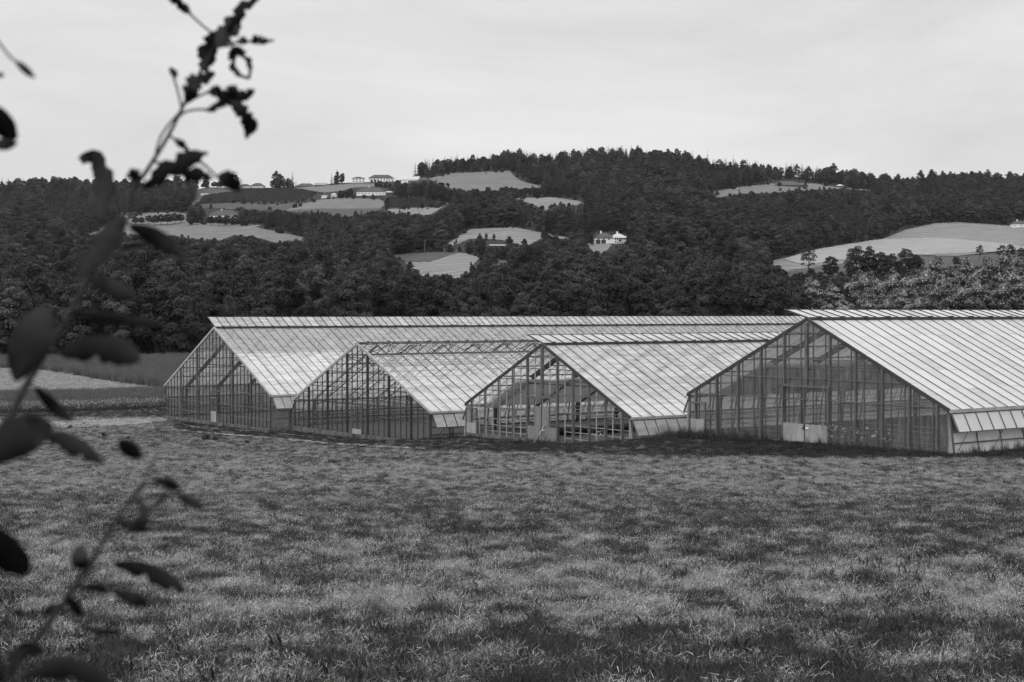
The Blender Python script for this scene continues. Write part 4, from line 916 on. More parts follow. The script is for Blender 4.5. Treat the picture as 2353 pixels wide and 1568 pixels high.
for Pf in (F1, F2, F3, F4, F7, F8, F9, F10, F12, F15):
    for i in range(len(Pf)):
        (ax, ay), (bx, by) = Pf[i], Pf[(i + 1) % len(Pf)]; m = max(1, int(math.hypot(bx - ax, by - ay) / 5))
        for k in range(m):
            f = (k + rs.rand()) / m; a = ax + (bx - ax) * f + rs.normal() * 3; b = ay + (by - ay) * f + rs.normal() * 1.5 + 1.5
            if rs.rand() > -.22 + vnoise(a / 25, b / 9, 88) or a > 2390 or MASKB[int(b), int(max(0, a))] or a < -40: continue
            p = pt(a, b); k_ = ('bush', 'bush', 'orchard', 'leafy2', 'leafy3')[rs.randint(5)]
            acc.append((p[0], p[1], rs.uniform(1.6, 4.0) if k_ in ('bush', 'orchard') else rs.uniform(3, 5.5), kn[k_], a, b, p[2]))
acc = np.array(acc); order = np.argsort(acc[:, 1]); acc = acc[order]
front = np.zeros(len(acc), bool); cnt = 0
for i in range(len(acc)):
    a, dd, h = acc[i, 4], acc[i, 1], acc[i, 2]
    if cnt < 205 and -20 < a < 2375 and h > 8 and (a < 520 or acc[i, 5] - h * F / dd < 715) and rs.rand() < (0.8 if dd < 420 else .5): front[i] = True; cnt += 1
def word(k): return {'leafy0': 'dark round crowned tree', 'leafy1': 'tall full crowned tree', 'leafy2': 'low spreading dark tree', 'leafy3': 'narrow upright leafy tree', 'leafy4': 'bushy grey green toned tree', 'leafy5': 'wide spreading tree', 'larch': 'feathery pointed larch', 'bush': 'dark bush'}.get(k, 'dark pointed fir' if k.startswith('fir') else 'pale tipped poplar')
for r_ in acc[front]:
    k = keys[int(r_[3])]; a = r_[4]
    zone = 'at the wood edge behind the left crop' if a < 450 else 'in the wood above the leftmost greenhouse' if a < 1000 else 'in the wood above the middle roofs' if a < 1600 else 'in the wood above the right greenhouse'
    plant_tree(k, r_[0], r_[1], r_[2], word(k) + ' ' + zone, 'tree', word(k) + 's ' + zone, 'conifer' if k.startswith('fir') or k == 'larch' else 'tree')
rest = acc[~front]
woodc = proto_collection('tree_kind', [joined(k) for k in keys])
sc = rest[:, 2] / np.array([TREES[k][2] for k in keys])[rest[:, 3].astype(int)]
wd = np.where(rest[:, 1] > 900, 1.12, 1.0) * rs.uniform(.9, 1.2, len(rest))
scatter('woods', np.stack([rest[:, 0], rest[:, 1], rest[:, 6] - .3], 1), np.stack([rs.normal(size=len(rest)) * .03, rs.normal(size=len(rest)) * .03, rs.rand(len(rest)) * 6.28], 1), np.stack([sc * np.minimum(1.4, wd), sc * np.minimum(1.4, wd), sc], 1), rest[:, 3].astype(int), woodc,
        'dense dark mixed woods covering the hill behind the front trees', 'woods')
# ------------------------------------------------------------------ fields and verge near the greenhouses
EDGE = np.array([(-400, 975), (0, 972), (200, 975), (320, 982), (420, 992), (520, 1000), (640, 1008), (740, 1020), (860, 1027), (1000, 1033), (1150, 1038), (1300, 1041), (1500, 1045), (1700, 1048), (2000, 1050), (2353, 1052), (2800, 1054)], float)
def green(x, y):
    """share of green growth in the mown field (0 straw .. 1 green)"""
    n = .5 + .36 * (fbm(x / 13 + 3, y / 6, 31, 3) - .5) + .34 * (fbm(x / 1.3, y / 1.6, 33, 3) - .5) + .6 * (vnoise(x / .4, y / .7, 35) - .5) + .6 * (vnoise(x / .16, y / .28, 36) - .5)
    band = np.interp(y, [6, 11, 13.5, 15, 17, 22, 26, 30, 40, 52, 60, 66, 75, 85, 130], [.16, .15, .12, .02, -.07, -.07, .02, .11, .15, .11, 0, -.1, -.14, -.08, -.02])
    return np.clip((n - .5) * 1.5 + .46 + band * 1.6, 0, 1)
xs = np.linspace(-300, 2650, 190)
ys_ = []
P = [(x, np.interp(x, EDGE[:, 0], EDGE[:, 1])) for x in np.linspace(-300, 2650, 60)] + [(2650, 1640), (-300, 1640)]
rowsf = np.concatenate([np.arange(2, 40, .35), np.arange(40, 140, .8)])
uf = np.linspace(-.62, .62, 400); DF = np.broadcast_to(rowsf[:, None], (len(rowsf), 400)); XF = uf[None] * np.sqrt(DF ** 2 + 500)
ZF = ground_z(XF, DF); pxf, pyf = proj(XF, DF, ZF); lim = np.interp(pxf, EDGE[:, 0], EDGE[:, 1]) + 5 * (fbm(XF / 2, DF / 2, 41) - .5) * 2
keepv = pyf > lim; keep = keepv[:-1, :-1] & keepv[1:, 1:]
fld = grid_mesh('mown_field', XF, DF.copy(), ZF + .02, M['field'], .28 + .42 * (1 - green(XF, DF)), keep)
tag(fld, 'mown hay field sloping from the camera down to the greenhouses', 'field', kind='structure')
# left strips beyond the mown field
sheet('stubble_field', [(-60, 848), (60, 845), (150, 858), (260, 878), (372, 893), (300, 900), (150, 903), (-60, 905)], M['pale_turf'], .05, 2.0, 'pale wedge of stubble between the tall crops on the left', rag=1, mask=False)
sheet('dirt_track', [(-60, 972), (120, 968), (250, 964), (384, 961), (384, 968), (330, 974), (250, 980), (120, 984), (-60, 986)], M['track'], .04, 1.5, 'pale trodden track running to the corner of the leftmost greenhouse', 'track', rag=3, mask=False)
for k, (P, lb) in enumerate((([(300, 979), (370, 985), (450, 992), (540, 1000), (640, 1009), (760, 1019), (900, 1028), (1000, 1034), (1000, 1036.5), (900, 1031), (760, 1023), (640, 1012.5), (540, 1003), (450, 995), (370, 988), (300, 982)], 'near wheel line of the farm track in front of the left greenhouses'),
                          ([(330, 973), (420, 979), (520, 987), (600, 993), (700, 1003), (700, 1004.5), (600, 995), (520, 989.5), (420, 981.5), (330, 975.5)], 'far faint wheel line of the farm track before the leftmost greenhouse'))):
    sheet('wheel_track', P, M['track'], .06, 1.0, lb, 'track', rag=2.0, mask=False, gaps=.5)

# ------------------------------------------------------------------ grass, crops and weeds
def blades(name, seed, n, H, spread, wid, lay, mat, bend=.4, segs=3, tone=(.7, 1.3)):
    rs = np.random.RandomState(seed); Q = []; T = []
    for k in range(n):
        a = rs.rand() * 6.283; r = spread * math.sqrt(rs.rand()); p = np.array([r * math.cos(a), r * math.sin(a), -.01]); h = H * rs.uniform(.55, 1.15)
        b = rs.rand() * 6.283; dv = np.array([math.cos(b), math.sin(b), 0]); s = np.array([-math.sin(b + .6), math.cos(b + .6), 0]) * wid * rs.uniform(.6, 1.2); el = lay + bend * rs.uniform(-.2, 1)
        t = rs.uniform(*tone); prev = p; ang = math.pi / 2 - max(0.0, lay * rs.uniform(.4, 1.3))
        for i in range(segs):
            ang2 = max(.02, ang - bend * (i + .5) / segs * rs.uniform(.3, 1.2)); nx = prev + (dv * math.cos(ang2) + np.array([0, 0, math.sin(ang2)])) * h / segs
            w0 = s * (1 - i / segs * .75); w1 = s * (1 - (i + 1) / segs * .95)
            Q.append([prev - w0, prev + w0, nx + w1, nx - w1]); T.append(t); prev = nx; ang = ang2
    return quads_mesh(name, np.array(Q), mat, np.array(T))
strawc = proto_collection('straw_tuft', [blades('straw_tuft', 400 + i, 58, .062, .17, .0023, (.95, 1.3, 1.45, 1.1)[i], M['straw'], .4, tone=(.3, 1.5)) for i in range(4)])
greenc = proto_collection('green_tuft', [blades('green_tuft', 420 + i, 30, (.075, .1, .06, .12)[i], .13, .0032, (.4, .35, .7, .3)[i], M['blade'], .6, tone=(.3, 1.7)) for i in range(4)])
weedc = proto_collection('weed_tuft', [blades('weed_tuft', 440 + i, (13, 10, 16)[i], (.15, .19, .12)[i], .07, (.013, .016, .01)[i], (.5, .35, .6)[i], M['weed'], .7, 4, tone=(.6, 1.3)) for i in range(3)])
rs = np.random.RandomState(9)
def spots(n, d0, d1, pw=1.0, half=.37):
    """random ground spots in the wedge in front of the camera; pw>1 crowds them towards the near end"""
    u = rs.rand(n); d = d0 + (d1 - d0) * u ** pw; x = (rs.rand(n) * 2 - 1) * (half * d + 6.5); return x, d
def lay(name, x, d, coll, nk, s0, s1, label, cat, tilt=.15, far=0.0):
    z = ground_z(x, d); n = len(x); s = rs.uniform(s0, s1, n) * (1 + far * np.clip((d - 15) / 60, 0, 2))
    scatter(name, np.stack([x, d, z + .02], 1), np.stack([rs.normal(size=n) * tilt, rs.normal(size=n) * tilt, rs.rand(n) * 6.28], 1), np.stack([s, s, s * rs.uniform(.8, 1.2, n)], 1), rs.randint(0, nk, n), coll, label, cat)
def in_field(x, d):
    px, py = proj(x, d, ground_z(x, d)); return py > np.interp(px, EDGE[:, 0], EDGE[:, 1]) + 2
XA, DA = spots(330000, 8.0, 150, 1.75); ok = in_field(XA, DA); XA, DA = XA[ok], DA[ok]; gr = green(XA, DA) + .75 * (vnoise(XA / .33, DA / .6, 91) - .5) + .6 * (vnoise(XA / .13, DA / .25, 92) - .5); q = .12 + .76 * rs.rand(len(XA))
st = q > gr; lay('dry_grass', XA[st], DA[st], strawc, 4, .75, 1.3, 'dry mown straw coloured grass over the near field', 'grass', tilt=.3, far=.25)
gsel = (~st); lay('green_grass', XA[gsel], DA[gsel], greenc, 4, .7, 1.25, 'darker green regrowth in the mown field', 'grass', far=.25)
XA, DA = spots(17000, 8.5, 95, 2.2); cl_ = fbm(XA / 1.6, DA / 2, 61, 3); ok = in_field(XA, DA) & (cl_ + .45 * (rs.rand(len(XA)) - .5) + .08 * (DA < 15) > .6); lay('field_weeds', XA[ok], DA[ok], weedc, 3, .55, 1.15, 'dark broad bladed weeds scattered over the mown field', 'weeds', far=.3)
A_ = rs.uniform(-60, 384, 14000); B_ = rs.uniform(845, 990, 14000); ok = (in_poly(A_, B_, [(-60, 848), (60, 845), (150, 858), (260, 878), (372, 893), (300, 900), (150, 903), (-60, 905)])) | (in_poly(A_, B_, [(-60, 966), (384, 960), (384, 985), (-60, 990)]) & (rs.rand(14000) < .15))
R = cast(A_[ok], B_[ok]); lay('stubble', R[:, 0], R[:, 1], strawc, 4, 3.0, 5.5, 'short pale stubble on the wedge and track left of the greenhouses', 'stubble')
# long dark grass between the field and the greenhouses
longc = proto_collection('long_grass', [blades('long_grass', 460 + i, 60, (.34, .42, .28)[i], .42, .012, .25, M['blade'], .6, tone=(.45, 1.2)) for i in range(3)])
def outside(x, d, m=.5):
    ok = np.ones(len(x), bool)
    for gh, Wd, Ln in ((gh1, W1, 92), (gh2, W2, 72), (gh3, W3, 72), (gh4, W4, 74)):
        dx, dy = x - gh.location.x, d - gh.location.y; l = dx * LX + dy * LY; g = -dx * LY + dy * LX
        ok &= ~((l > -m) & (l < Ln + m) & (g > -m - .5) & (g < Wd + m + .5))
    return ok
XA, DA = spots(52000, 78, 175, 1.0, .36); px, py = proj(XA, DA, ground_z(XA, DA)); ok = outside(XA, DA, .35) & (py < np.interp(px, EDGE[:, 0], EDGE[:, 1]) + 4 + 6 * (vnoise(XA / 2, DA / 2, 71) - .5))
trk = ((px < 400) & (py > 958)) | (np.abs(py - np.interp(px, [300, 540, 760, 1000], [981, 1001.5, 1021, 1035])) < 2.2) & (px < 980) & (px > 300)
ok &= ~(trk & (rs.rand(len(XA)) < .93)); XA, DA = XA[ok], DA[ok]
sz = .5 + .2 * sstep(5, 17, XA)
z = ground_z(XA, DA); n = len(XA); s = rs.uniform(.6, 1.15, n) * sz * .9
scatter('verge_grass', np.stack([XA, DA, z], 1), np.stack([rs.normal(size=n) * .1, rs.normal(size=n) * .1, rs.rand(n) * 6.28], 1), np.stack([s * 1.25, s * 1.25, s], 1), rs.randint(0, 3, n), longc, 'long dark grass along the front of the greenhouses', 'grass')
# tall weeds and flowers against the near greenhouses
tallc = proto_collection('tall_weed', [blades('tall_weed', 480 + i, 26, (.9, 1.1)[i], .28, .014, .12, M['weed'], .45, 4, tone=(.7, 1.8)) for i in range(2)])
pts = []
for gh, Wd, y0, y1, n in ((gh4, W4, 12.5, 21.0, 150), (gh4, W4, -1.0, 12.0, 34), (gh3, W3, -.8, 6.5, 50), (gh3, W3, 7, 11, 20)):
    for _ in range(n):
        p = in_house(gh, -rs.uniform(.35, 2.4), rs.uniform(y0, y1), 0); pts.append((p.x, p.y))
for _ in range(60): p = in_house(gh4, rs.uniform(-1, 8), -rs.uniform(1.0, 2.2), 0); pts.append((p.x, p.y))
for _ in range(110): p = in_house(gh4, rs.uniform(-1.5, 3.5), W4 + rs.uniform(.4, 1.8), 0); pts.append((p.x, p.y))
pts = np.array(pts); lay('tall_weeds', pts[:, 0], pts[:, 1], tallc, 2, .35, .75, 'tall dark weeds growing against the front of the two right greenhouses', 'weeds')
# crop strips on the left
cropc = proto_collection('crop_clump', [blades('crop_clump', 500 + i, 60, (1.5, 1.7)[i], .75, .03, .1, M['crop'], .35, tone=(.6, 1.35)) for i in range(2)])
flowc = proto_collection('flower_clump', [blades('flower_clump', 520 + i, 40, .8, .6, .02, .15, M['crop'], .4, tone=(.4, .9)) for i in range(1)])
def crop(P, n, coll, nk, s0, s1, name, label, cat):
    x0, x1 = min(p[0] for p in P), max(p[0] for p in P); y0, y1 = min(p[1] for p in P), max(p[1] for p in P)
    a = rs.uniform(x0, x1, n); b = rs.uniform(y0, y1, n); ok = in_poly(a, b, P); R = cast(a[ok], b[ok]); okk = outside(R[:, 0], R[:, 1], .8); R = R[okk]
    n = len(R); s = rs.uniform(s0, s1, n)
    scatter(name, R, np.stack([rs.normal(size=n) * .08, rs.normal(size=n) * .08, rs.rand(n) * 6.28], 1), np.stack([s, s, s], 1), rs.randint(0, nk, n), coll, label, cat); return R
crop([(-60, 826), (620, 822), (620, 905), (380, 900), (372, 893), (260, 878), (150, 859), (60, 846), (-60, 848)], 9000, cropc, 2, .7, 1.05, 'far_crop', 'tall dense crop in front of the left wood', 'crop')
crop([(-60, 912), (150, 909), (300, 904), (380, 902), (382, 926), (200, 933), (-60, 938)], 5200, cropc, 2, .42, .68, 'near_crop', 'strip of tall thin crop left of the leftmost greenhouse', 'crop')
R = crop([(-60, 938), (200, 934), (382, 927), (382, 936), (200, 945), (-60, 950)], 1500, flowc, 1, .8, 1.1, 'flower_strip', 'pale flowering strip along the edge of the thin crop', 'flowers')
fq = []
for p in R:
    for _ in range(9): fq.append((p[0] + rs.normal() * .6, p[1] + rs.normal() * .6, p[2] + rs.uniform(.3, .85)))
fq = np.array(fq); me = quads_mesh('flower_heads', place_quads(fq, rs.normal(size=fq.shape) + np.array([0, -.6, .6]), rs.uniform(.03, .08, len(fq)), 1, rs), M['flower'], rs.uniform(.3, 1.2, len(fq)))
o = bpy.data.objects.new('flower_heads', me); COL.objects.link(o); tag(o, 'pale flower heads on the strip beside the leftmost greenhouse', 'flowers', kind='stuff')
fq = []
for gh, y0, y1, n in ((gh4, 5.2, 8.6, 26), (gh4, 3.0, 5, 10), (gh3, 1.2, 2.6, 10)):
    for _ in range(n):
        p = in_house(gh, -rs.uniform(.6, 1.6), rs.uniform(y0, y1), 0)
        for _ in range(3): fq.append((p.x + rs.normal() * .08, p.y + rs.normal() * .08, float(ground_z(p.x, p.y)) + rs.uniform(.5, 1.25)))
fq = np.array(fq); me = quads_mesh('white_umbels', place_quads(fq, rs.normal(size=fq.shape) * .4 + np.array([0, -.3, 1]), rs.uniform(.035, .07, len(fq)), 1, rs), M['flower'], rs.uniform(.7, 1.4, len(fq)))
o = bpy.data.objects.new('white_umbels', me); COL.objects.link(o); tag(o, 'white umbel flowers among the weeds before the right greenhouse', 'flowers', kind='stuff')
# single dark bushes on the mown field near the track
bushm = crown_mesh('crown', 360, 1.0, .55, .02, 14, 46, .075, 'weed', 'round')
for px, yb, h, lb in ((160, 985, 9, 'small dark weed bush beside the pale track at the far left of the field'), (238, 1004, 11, 'dark weed bush below the pale track on the left field'), (294, 1010, 9, 'small dark weed bush right of the other left field bush'), (472, 1012, 16, 'roundest dark weed bush in front of the leftmost greenhouse'), (494, 1013, 12, 'paler weed bush right of the round dark one before the leftmost greenhouse'), (566, 1020, 9, 'low weed bush on the field edge before the leftmost greenhouse')):
    p = pt(px, yb); o = bpy.data.objects.new('bush', bushm); COL.objects.link(o); s = h * p[1] / F; o.location = (p[0], p[1], p[2] - .05); o.scale = (s * 1.2, s * 1.2, s); o.rotation_euler = (0, 0, px); tag(o, lb, 'bush')
# broad leaved plants one can pick out in the near grass
def leaf_quadstrip(mb, pts, wl, wr, side, thick, nrm=None):
    n0 = len(mb.v); m = len(pts)
    for i in range(m):
        p = pts[i]; s = side[i]; nn = nrm[i]
        for q, (a, b) in enumerate(((-wl[i], .22), (0, 0), (wr[i], .22))):
            c = p + s * a + nn * (abs(a) * b); mb.v.append(tuple(c)); 
        for q, (a, b) in enumerate(((-wl[i], .22), (0, 0), (wr[i], .22))):
            c = p + s * a + nn * (abs(a) * b) - nn * thick; mb.v.append(tuple(c))
    for i in range(m - 1):
        a, b = n0 + i * 6, n0 + (i + 1) * 6
        for q in range(2): mb.f += [(a + q, a + q + 1, b + q + 1, b + q), (a + 3 + q + 1, a + 3 + q, b + 3 + q, b + 3 + q + 1)]
        mb.f += [(a, b, b + 3, a + 3), (a + 2, a + 5, b + 5, b + 2)]
def dock(px, yb, h, label, seed):
    p = pt(px, yb); s = h * p[1] / F; r_ = random.Random(seed); root = empty('broadleaf_weed', (p[0], p[1], p[2]), label=label, cat='weed', group=None)
    for k in range(r_.randint(3, 5)):
        a = k * 2.2 + r_.random(); el = r_.uniform(.6, 1.25); d = Vector((math.cos(a) * math.cos(el), math.sin(a) * math.cos(el), math.sin(el)))
        sd = d.cross(Vector((0, 0, 1))).normalized(); ln = s * r_.uniform(.8, 1.15); mb = MB(); pts = [d * ln * t + Vector((0, 0, -.25 * ln * t * t)) for t in (0, .15, .35, .55, .75, .9, 1)]
        wdt = [x * ln * .17 for x in (.15, .35, .9, 1, .8, .4, .03)]; leaf_quadstrip(mb, pts, wdt, wdt, [sd] * 7, .002, [sd.cross(d)] * 7); mb.build('leaf', M['weed'], root, smooth=True)
for i, (px, yb, h, lb) in enumerate([(1412, 1500, 34, 'dark broad leaved weed near the bottom of the picture, centre'), (1620, 1385, 28, 'dark upright weed standing on pale straw in the near field'), (1562, 1405, 20, 'small dark weed left of the upright one on pale straw'), (1745, 1290, 18, 'dark weed tuft in the pale middle of the field'), (1700, 1370, 16, 'low dark weed right of the upright one on pale straw'),
    (1270, 1405, 20, 'dark weed on the bright straw left of centre'), (1020, 1470, 26, 'dark weed in the dense patch at the lower middle'), (905, 1480, 26, 'broad dark weed in the dense patch at the lower left middle'), (1180, 1555, 30, 'weed with broad leaves at the bottom edge'), (2070, 1550, 34, 'two leaved broad weed at the bottom edge on the right'), (2290, 1560, 30, 'broad weed at the bottom right corner'), (1470, 1560, 26, 'broad leaved weed at the bottom edge right of centre')]):
    dock(px, yb, h, lb, i)

# ------------------------------------------------------------------ the shrub close to the camera
Z0 = float(ground_z(-.62, 1.15)); shrub = empty('shrub', (-.62, 1.15, Z0), label='dark out of focus shrub with insect eaten leaves close in front of the camera', cat='shrub')
inv = Vector((-.62, 1.15, Z0))
def dep(px, py, br):
    return {1: 1.18 + .5 * (1040 - py) / 1040, 2: 1.02 + .12 * (1570 - py) / 600, 3: 1.25}[br]
def P3(px, py, br, off=0.0): return at(px, py, dep(px, py, br) + off) - inv
STEMS = []
def stem(pts, wpx, br, name='branch', root_to=None):
    STEMS.append((br, pts))
    P = [P3(x, y, br) for x, y in pts]; R = [w_ * dep(x, y, br) / F / 2 for (x, y), w_ in zip(pts, wpx)]
    if root_to is not None:
        P.append((P[-1] + root_to) / 2 + Vector((0, 0, .02))); R.append(R[-1] * 1.2); P.append(root_to); R.append(R[-1] * 1.3)
    Q, RR = [], []                                           # smooth the path
    for i in range(len(P) - 1):
        a, b, c, d = P[max(i - 1, 0)], P[i], P[i + 1], P[min(i + 2, len(P) - 1)]
        for t in (0, .33, .66):
            Q.append(.5 * ((2 * b) + (c - a) * t + (2 * a - 5 * b + 4 * c - d) * t * t + (3 * b - a - 3 * c + d) * t ** 3)); RR.append(R[i] + (R[i + 1] - R[i]) * t)
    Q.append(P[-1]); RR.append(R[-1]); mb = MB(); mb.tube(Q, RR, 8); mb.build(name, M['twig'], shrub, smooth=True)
stem([(600, -12), (545, 35), (505, 90), (468, 150), (423, 240), (387, 312), (339, 390), (310, 432), (282, 500), (240, 580), (200, 645), (160, 722), (110, 800), (70, 868), (20, 960), (-40, 1050), (-90, 1180)], [3, 4, 5, 6, 8, 9, 10, 11, 12, 13, 14, 15, 17, 18, 20, 21, 22], 1, root_to=Vector((0, 0, -.1)))
stem([(368, 1030), (345, 1075), (328, 1110), (290, 1165), (252, 1220), (202, 1308), (168, 1355), (126, 1413), (63, 1497), (0, 1568), (-50, 1630)], [4, 6, 8, 10, 11, 13, 14, 16, 18, 19, 20], 2, root_to=Vector((.03, .02, -.1)))
stem([(-48, 60), (-60, 250), (-66, 500), (-70, 800), (-74, 1050), (-78, 1250), (-85, 1400)], [5, 8, 10, 12, 13, 14, 15], 3, root_to=Vector((-.03, .04, -.1)))
for pts, br in (([(487, 76), (462, 56), (438, 34)], 1), ([(521, 108), (548, 96), (590, 95), (630, 93)], 1), ([(514, 60), (530, 95), (540, 116)], 1), ([(418, 250), (406, 200), (393, 162)], 1), ([(423, 240), (452, 224), (480, 211)], 1), ([(405, 275), (425, 258), (455, 252), (480, 254)], 1), ([(410, 262), (385, 290), (368, 318), (358, 350)], 1),
                ([(391, 312), (402, 322)], 1), ([(436, 352), (446, 362)], 1), ([(-62, 200), (-30, 60), (-5, 95), (18, 125), (36, 142)], 3), ([(-66, 250), (-30, 262)], 3), ([(-78, 1180), (-40, 1215)], 3), ([(-50, 1060), (-20, 1052)], 1), ([(380, 1120), (352, 1165), (340, 1172)], 2), ([(310, 1142), (330, 1120), (352, 1102)], 2), ([(60, 880), (86, 896)], 1), ([(205, 1303), (262, 1297)], 2), ([(170, 1352), (192, 1350)], 2)):
    stem(pts, [5.5] * len(pts), br, 'twig')
def bite(i, k, m, seed):      # insect damage on leaf margins
    v = math.sin(seed * 3.7 + i * 1.9) * math.sin(seed + i * .83)
    return max(.25, 1 - (.55 if v > .55 else 0) - .12 * math.sin(i * 2.3 + seed))
def leaf(pts, hw, br, seed, tip=.12, base=.3, off=0.0, hole=None, hl=None):
    """one leaf: a midrib through picture points at the branch's distance, real width, curl and thickness"""
    n = 14; a = np.array(pts, float); t = np.linspace(0, len(a) - 1, n); A = np.stack([np.interp(t, range(len(a)), a[:, 0]), np.interp(t, range(len(a)), a[:, 1])], 1)
    for _ in range(2): A[1:-1] = (A[:-2] + A[1:-1] * 2 + A[2:]) / 4
    rr = random.Random(seed); tw = rr.uniform(-.5, .5); P = []; S_ = []; Nn = []; WL = []; WR = []
    for i in range(n):
        f = i / (n - 1); d = dep(A[i, 0], A[i, 1], br); P.append(P3(A[i, 0], A[i, 1], br, off + .03 * math.sin(f * 2.6 + seed) * (1 if seed % 2 else -1)))
        g = A[min(i + 1, n - 1)] - A[max(i - 1, 0)]; g = g / (np.hypot(*g) + 1e-9); ang = tw * (f - .3)
        s = Vector((-g[1] * 1.0, math.sin(ang) * .6, -g[0])); s = Vector((-g[1], .35 * math.sin(ang * 2), -g[0])).normalized(); S_.append(s)
        tg = Vector((g[0], 0, -g[1])); Nn.append(s.cross(tg).normalized())
        prof = min(1, base + (1 - base) * math.sin(min(1, f / .45) * math.pi / 2)) * (1 if f < .55 else max(tip, math.cos((f - .55) / .45 * math.pi / 2) ** .7))
        w_ = hw * (1.15 if seed <= 22 else .98) * prof * d / F; sm = seed <= 22; WL.append(w_ * (bite(i, 0, n, seed) if sm else 1)); WR.append(w_ * (bite(i, 1, n, seed + 5.3) if sm or seed % 3 == 0 else 1))
    mb = MB()
    if hole is None: leaf_quadstrip(mb, P, WL, WR, S_, .0005, Nn)
    else:                                                    # a ring: the middle of the blade is eaten out
        for s0, s1 in ((-1, -.45), (.42, 1)):
            W_ = [max(WL[i], WR[i]) for i in range(n)]
            lo, hi = hole; in_ = [1.0 if lo <= i / (n - 1) <= hi else 0 for i in range(n)]
            c0 = [P[i] + S_[i] * W_[i] * (s0 if s0 < 0 else s0 * in_[i]) for i in range(n)]; c1 = [P[i] + S_[i] * W_[i] * (s1 * in_[i] if s1 < 0 else s1) for i in range(n)]
            mid = [(c0[i] + c1[i]) / 2 for i in range(n)]; hwv = [(c1[i] - c0[i]).length / 2 for i in range(n)]
            leaf_quadstrip(mb, mid, hwv, hwv, S_, .0005, Nn)
    mb.build('leaf', M['shrub_leaf'], shrub, smooth=True)
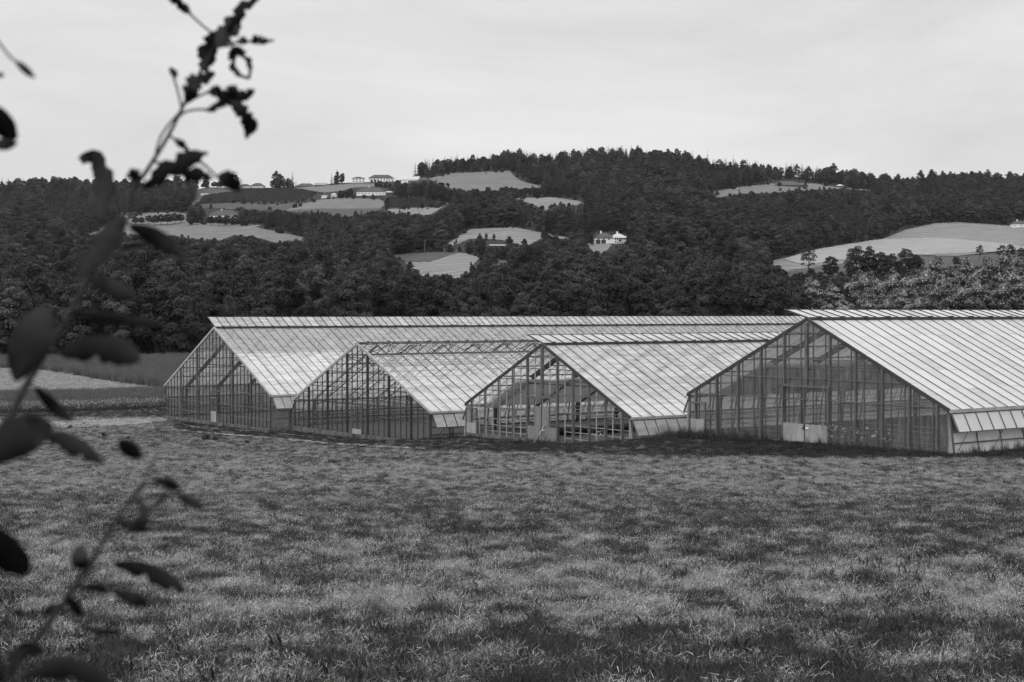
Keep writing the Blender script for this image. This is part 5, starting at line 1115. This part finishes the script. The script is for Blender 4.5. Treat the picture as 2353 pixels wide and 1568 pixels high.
LV = [([(470, 165), (474, 140), (480, 105), (494, 72)], 20, 1, {}), ([(500, 110), (515, 85), (535, 55), (548, 38)], 21, 1, {}), ([(520, 78), (542, 45), (560, 15), (606, -14)], 13, 1, {}), ([(440, 35), (415, 10), (382, -12)], 10, 1, {}), ([(546, 98), (558, 94), (570, 98)], 9, 1, {}),
      ([(576, 98), (592, 90), (620, 98)], 10, 1, {}), ([(537, 108), (546, 130), (556, 155), (573, 182)], 23, 1, {'hole': (.35, .85)}), ([(423, 212), (440, 196), (462, 182), (495, 168)], 18, 1, {}), ([(428, 236), (440, 215), (455, 196)], 13, 1, {}), ([(408, 174), (398, 166), (390, 156)], 8, 1, {}),
      ([(478, 213), (500, 210), (530, 230)], 12, 1, {}), ([(515, 228), (532, 215), (542, 196)], 15, 1, {}), ([(530, 225), (558, 222), (586, 207)], 12, 1, {}), ([(532, 232), (560, 260), (578, 285), (566, 320)], 17, 1, {}), ([(470, 254), (492, 250), (516, 236)], 7, 1, {}), ([(500, 236), (520, 232), (540, 226)], 14, 1, {}),
      ([(400, 320), (416, 330), (438, 352)], 8, 1, {}), ([(332, 432), (362, 408), (400, 382), (440, 364), (478, 352)], 20, 1, {}), ([(398, 392), (430, 400), (462, 402), (490, 410)], 15, 1, {}), ([(500, 408), (530, 412), (552, 440)], 17, 1, {}), ([(318, 415), (308, 402), (300, 388)], 16, 1, {}),
      ([(226, 500), (242, 455), (244, 410), (230, 376), (206, 354), (186, 372)], 20, 1, {'base': .9, 'tip': .5}), ([(220, 500), (214, 470), (212, 440)], 14, 1, {'off': .05}), ([(286, 498), (255, 545), (215, 590), (180, 640)], 30, 1, {'off': -.05}), ([(300, 520), (345, 538), (385, 562), (432, 596)], 20, 1, {'off': -.08}), ([(278, 571), (318, 563), (350, 560)], 7, 1, {}),
      ([(200, 643), (245, 655), (285, 672), (314, 684)], 19, 1, {'off': -.05}), ([(158, 722), (220, 724), (280, 733), (340, 743), (386, 748)], 12, 1, {'off': -.12}), ([(108, 706), (86, 760), (60, 812), (36, 876)], 44, 1, {'off': -.08}), ([(138, 813), (190, 802), (250, 800), (300, 815), (322, 830)], 30, 1, {'off': -.12}),
      ([(82, 892), (110, 920), (140, 950), (170, 967)], 15, 1, {}), ([(-30, 1062), (25, 1015), (80, 988), (122, 978)], 42, 1, {'off': -.1}), ([(90, 1002), (140, 1010), (190, 1034), (238, 1066)], 22, 1, {'off': -.08}), ([(272, 1014), (296, 1030), (328, 1054)], 19, 2, {}), ([(350, 1101), (385, 1109), (420, 1126)], 12, 2, {}),
      ([(408, 1138), (440, 1154), (470, 1170)], 14, 2, {}), ([(352, 1168), (370, 1150), (392, 1128)], 7, 2, {}), ([(288, 1205), (312, 1212), (332, 1192), (334, 1166), (312, 1148)], 13, 2, {'base': .9, 'tip': .6}), ([(268, 1196), (300, 1210), (352, 1217)], 14, 2, {}), ([(-45, 1215), (-5, 1240), (20, 1275), (48, 1300), (58, 1322)], 34, 3, {'off': -.15, 'tip': .4}),
      ([(184, 1252), (184, 1285), (190, 1312)], 22, 2, {}), ([(262, 1296), (310, 1303), (362, 1322), (402, 1345), (428, 1362)], 23, 2, {}), ([(188, 1350), (224, 1350), (254, 1362)], 11, 2, {}), ([(258, 1356), (300, 1372), (344, 1393)], 17, 2, {}), ([(92, 1418), (120, 1400), (152, 1394)], 13, 2, {}), ([(154, 1372), (174, 1395), (190, 1418)], 14, 2, {}),
      ([(186, 1438), (226, 1452), (292, 1455)], 11, 2, {}), ([(55, 1560), (120, 1536), (180, 1540), (235, 1562), (270, 1578)], 26, 2, {'off': -.08}), ([(20, 1512), (60, 1490), (104, 1496)], 18, 2, {'off': -.05}), ([(36, 141), (56, 158), (80, 180)], 9, 3, {}), ([(-10, 172), (0, 173), (10, 174)], 7, 3, {}), ([(-35, 240), (-5, 270), (20, 300), (38, 318)], 27, 3, {'tip': .3}), ([(-20, 330), (10, 333), (40, 328)], 14, 3, {})]
for i, (pts, hw, br, kw) in enumerate(LV):
    leaf(pts, hw, br, i + 1, **kw); best = None
    for sb, sp_ in list(STEMS):
        if sb != br: continue
        for (ax, ay), (bx, by) in zip(sp_[:-1], sp_[1:]):
            for t in (0, .25, .5, .75, 1):
                x, y = ax + (bx - ax) * t, ay + (by - ay) * t; d_ = math.hypot(x - pts[0][0], y - pts[0][1])
                if best is None or d_ < best[0]: best = (d_, x, y)
    if best and 5 < best[0] < 90:
        x, y = best[1:]; a, b = pts[0]; o_ = kw.get('off', 0.0); P = [P3(x, y, br), P3((x + a) / 2, (y + b) / 2 - 3, br, o_ * .5), P3(a, b, br, o_)]
        mb = MB(); mb.tube(P, [3.6 * dep(x, y, br) / F, 3.0 * dep(x, y, br) / F, 2.4 * dep(x, y, br) / F], 6); mb.build('leaf_stalk', M['twig'], shrub, smooth=True)

# ------------------------------------------------------------------ thin haze over the valley
mb = MB(); mb.box(-2400, 2400, -90, 1990, -8, 262); hz_o = mb.build('haze')
m, n, l = new_mat('haze'); o = n.new('ShaderNodeOutputMaterial'); pv = n.new('ShaderNodeVolumePrincipled'); pv.inputs['Color'].default_value = g3(.95); pv.inputs['Density'].default_value = 1.6e-5
l.new(pv.outputs[0], o.inputs['Volume']); hz_o.data.materials.append(m); tag(hz_o, 'thin pale haze filling the valley to the far ridge', 'haze', kind='stuff')
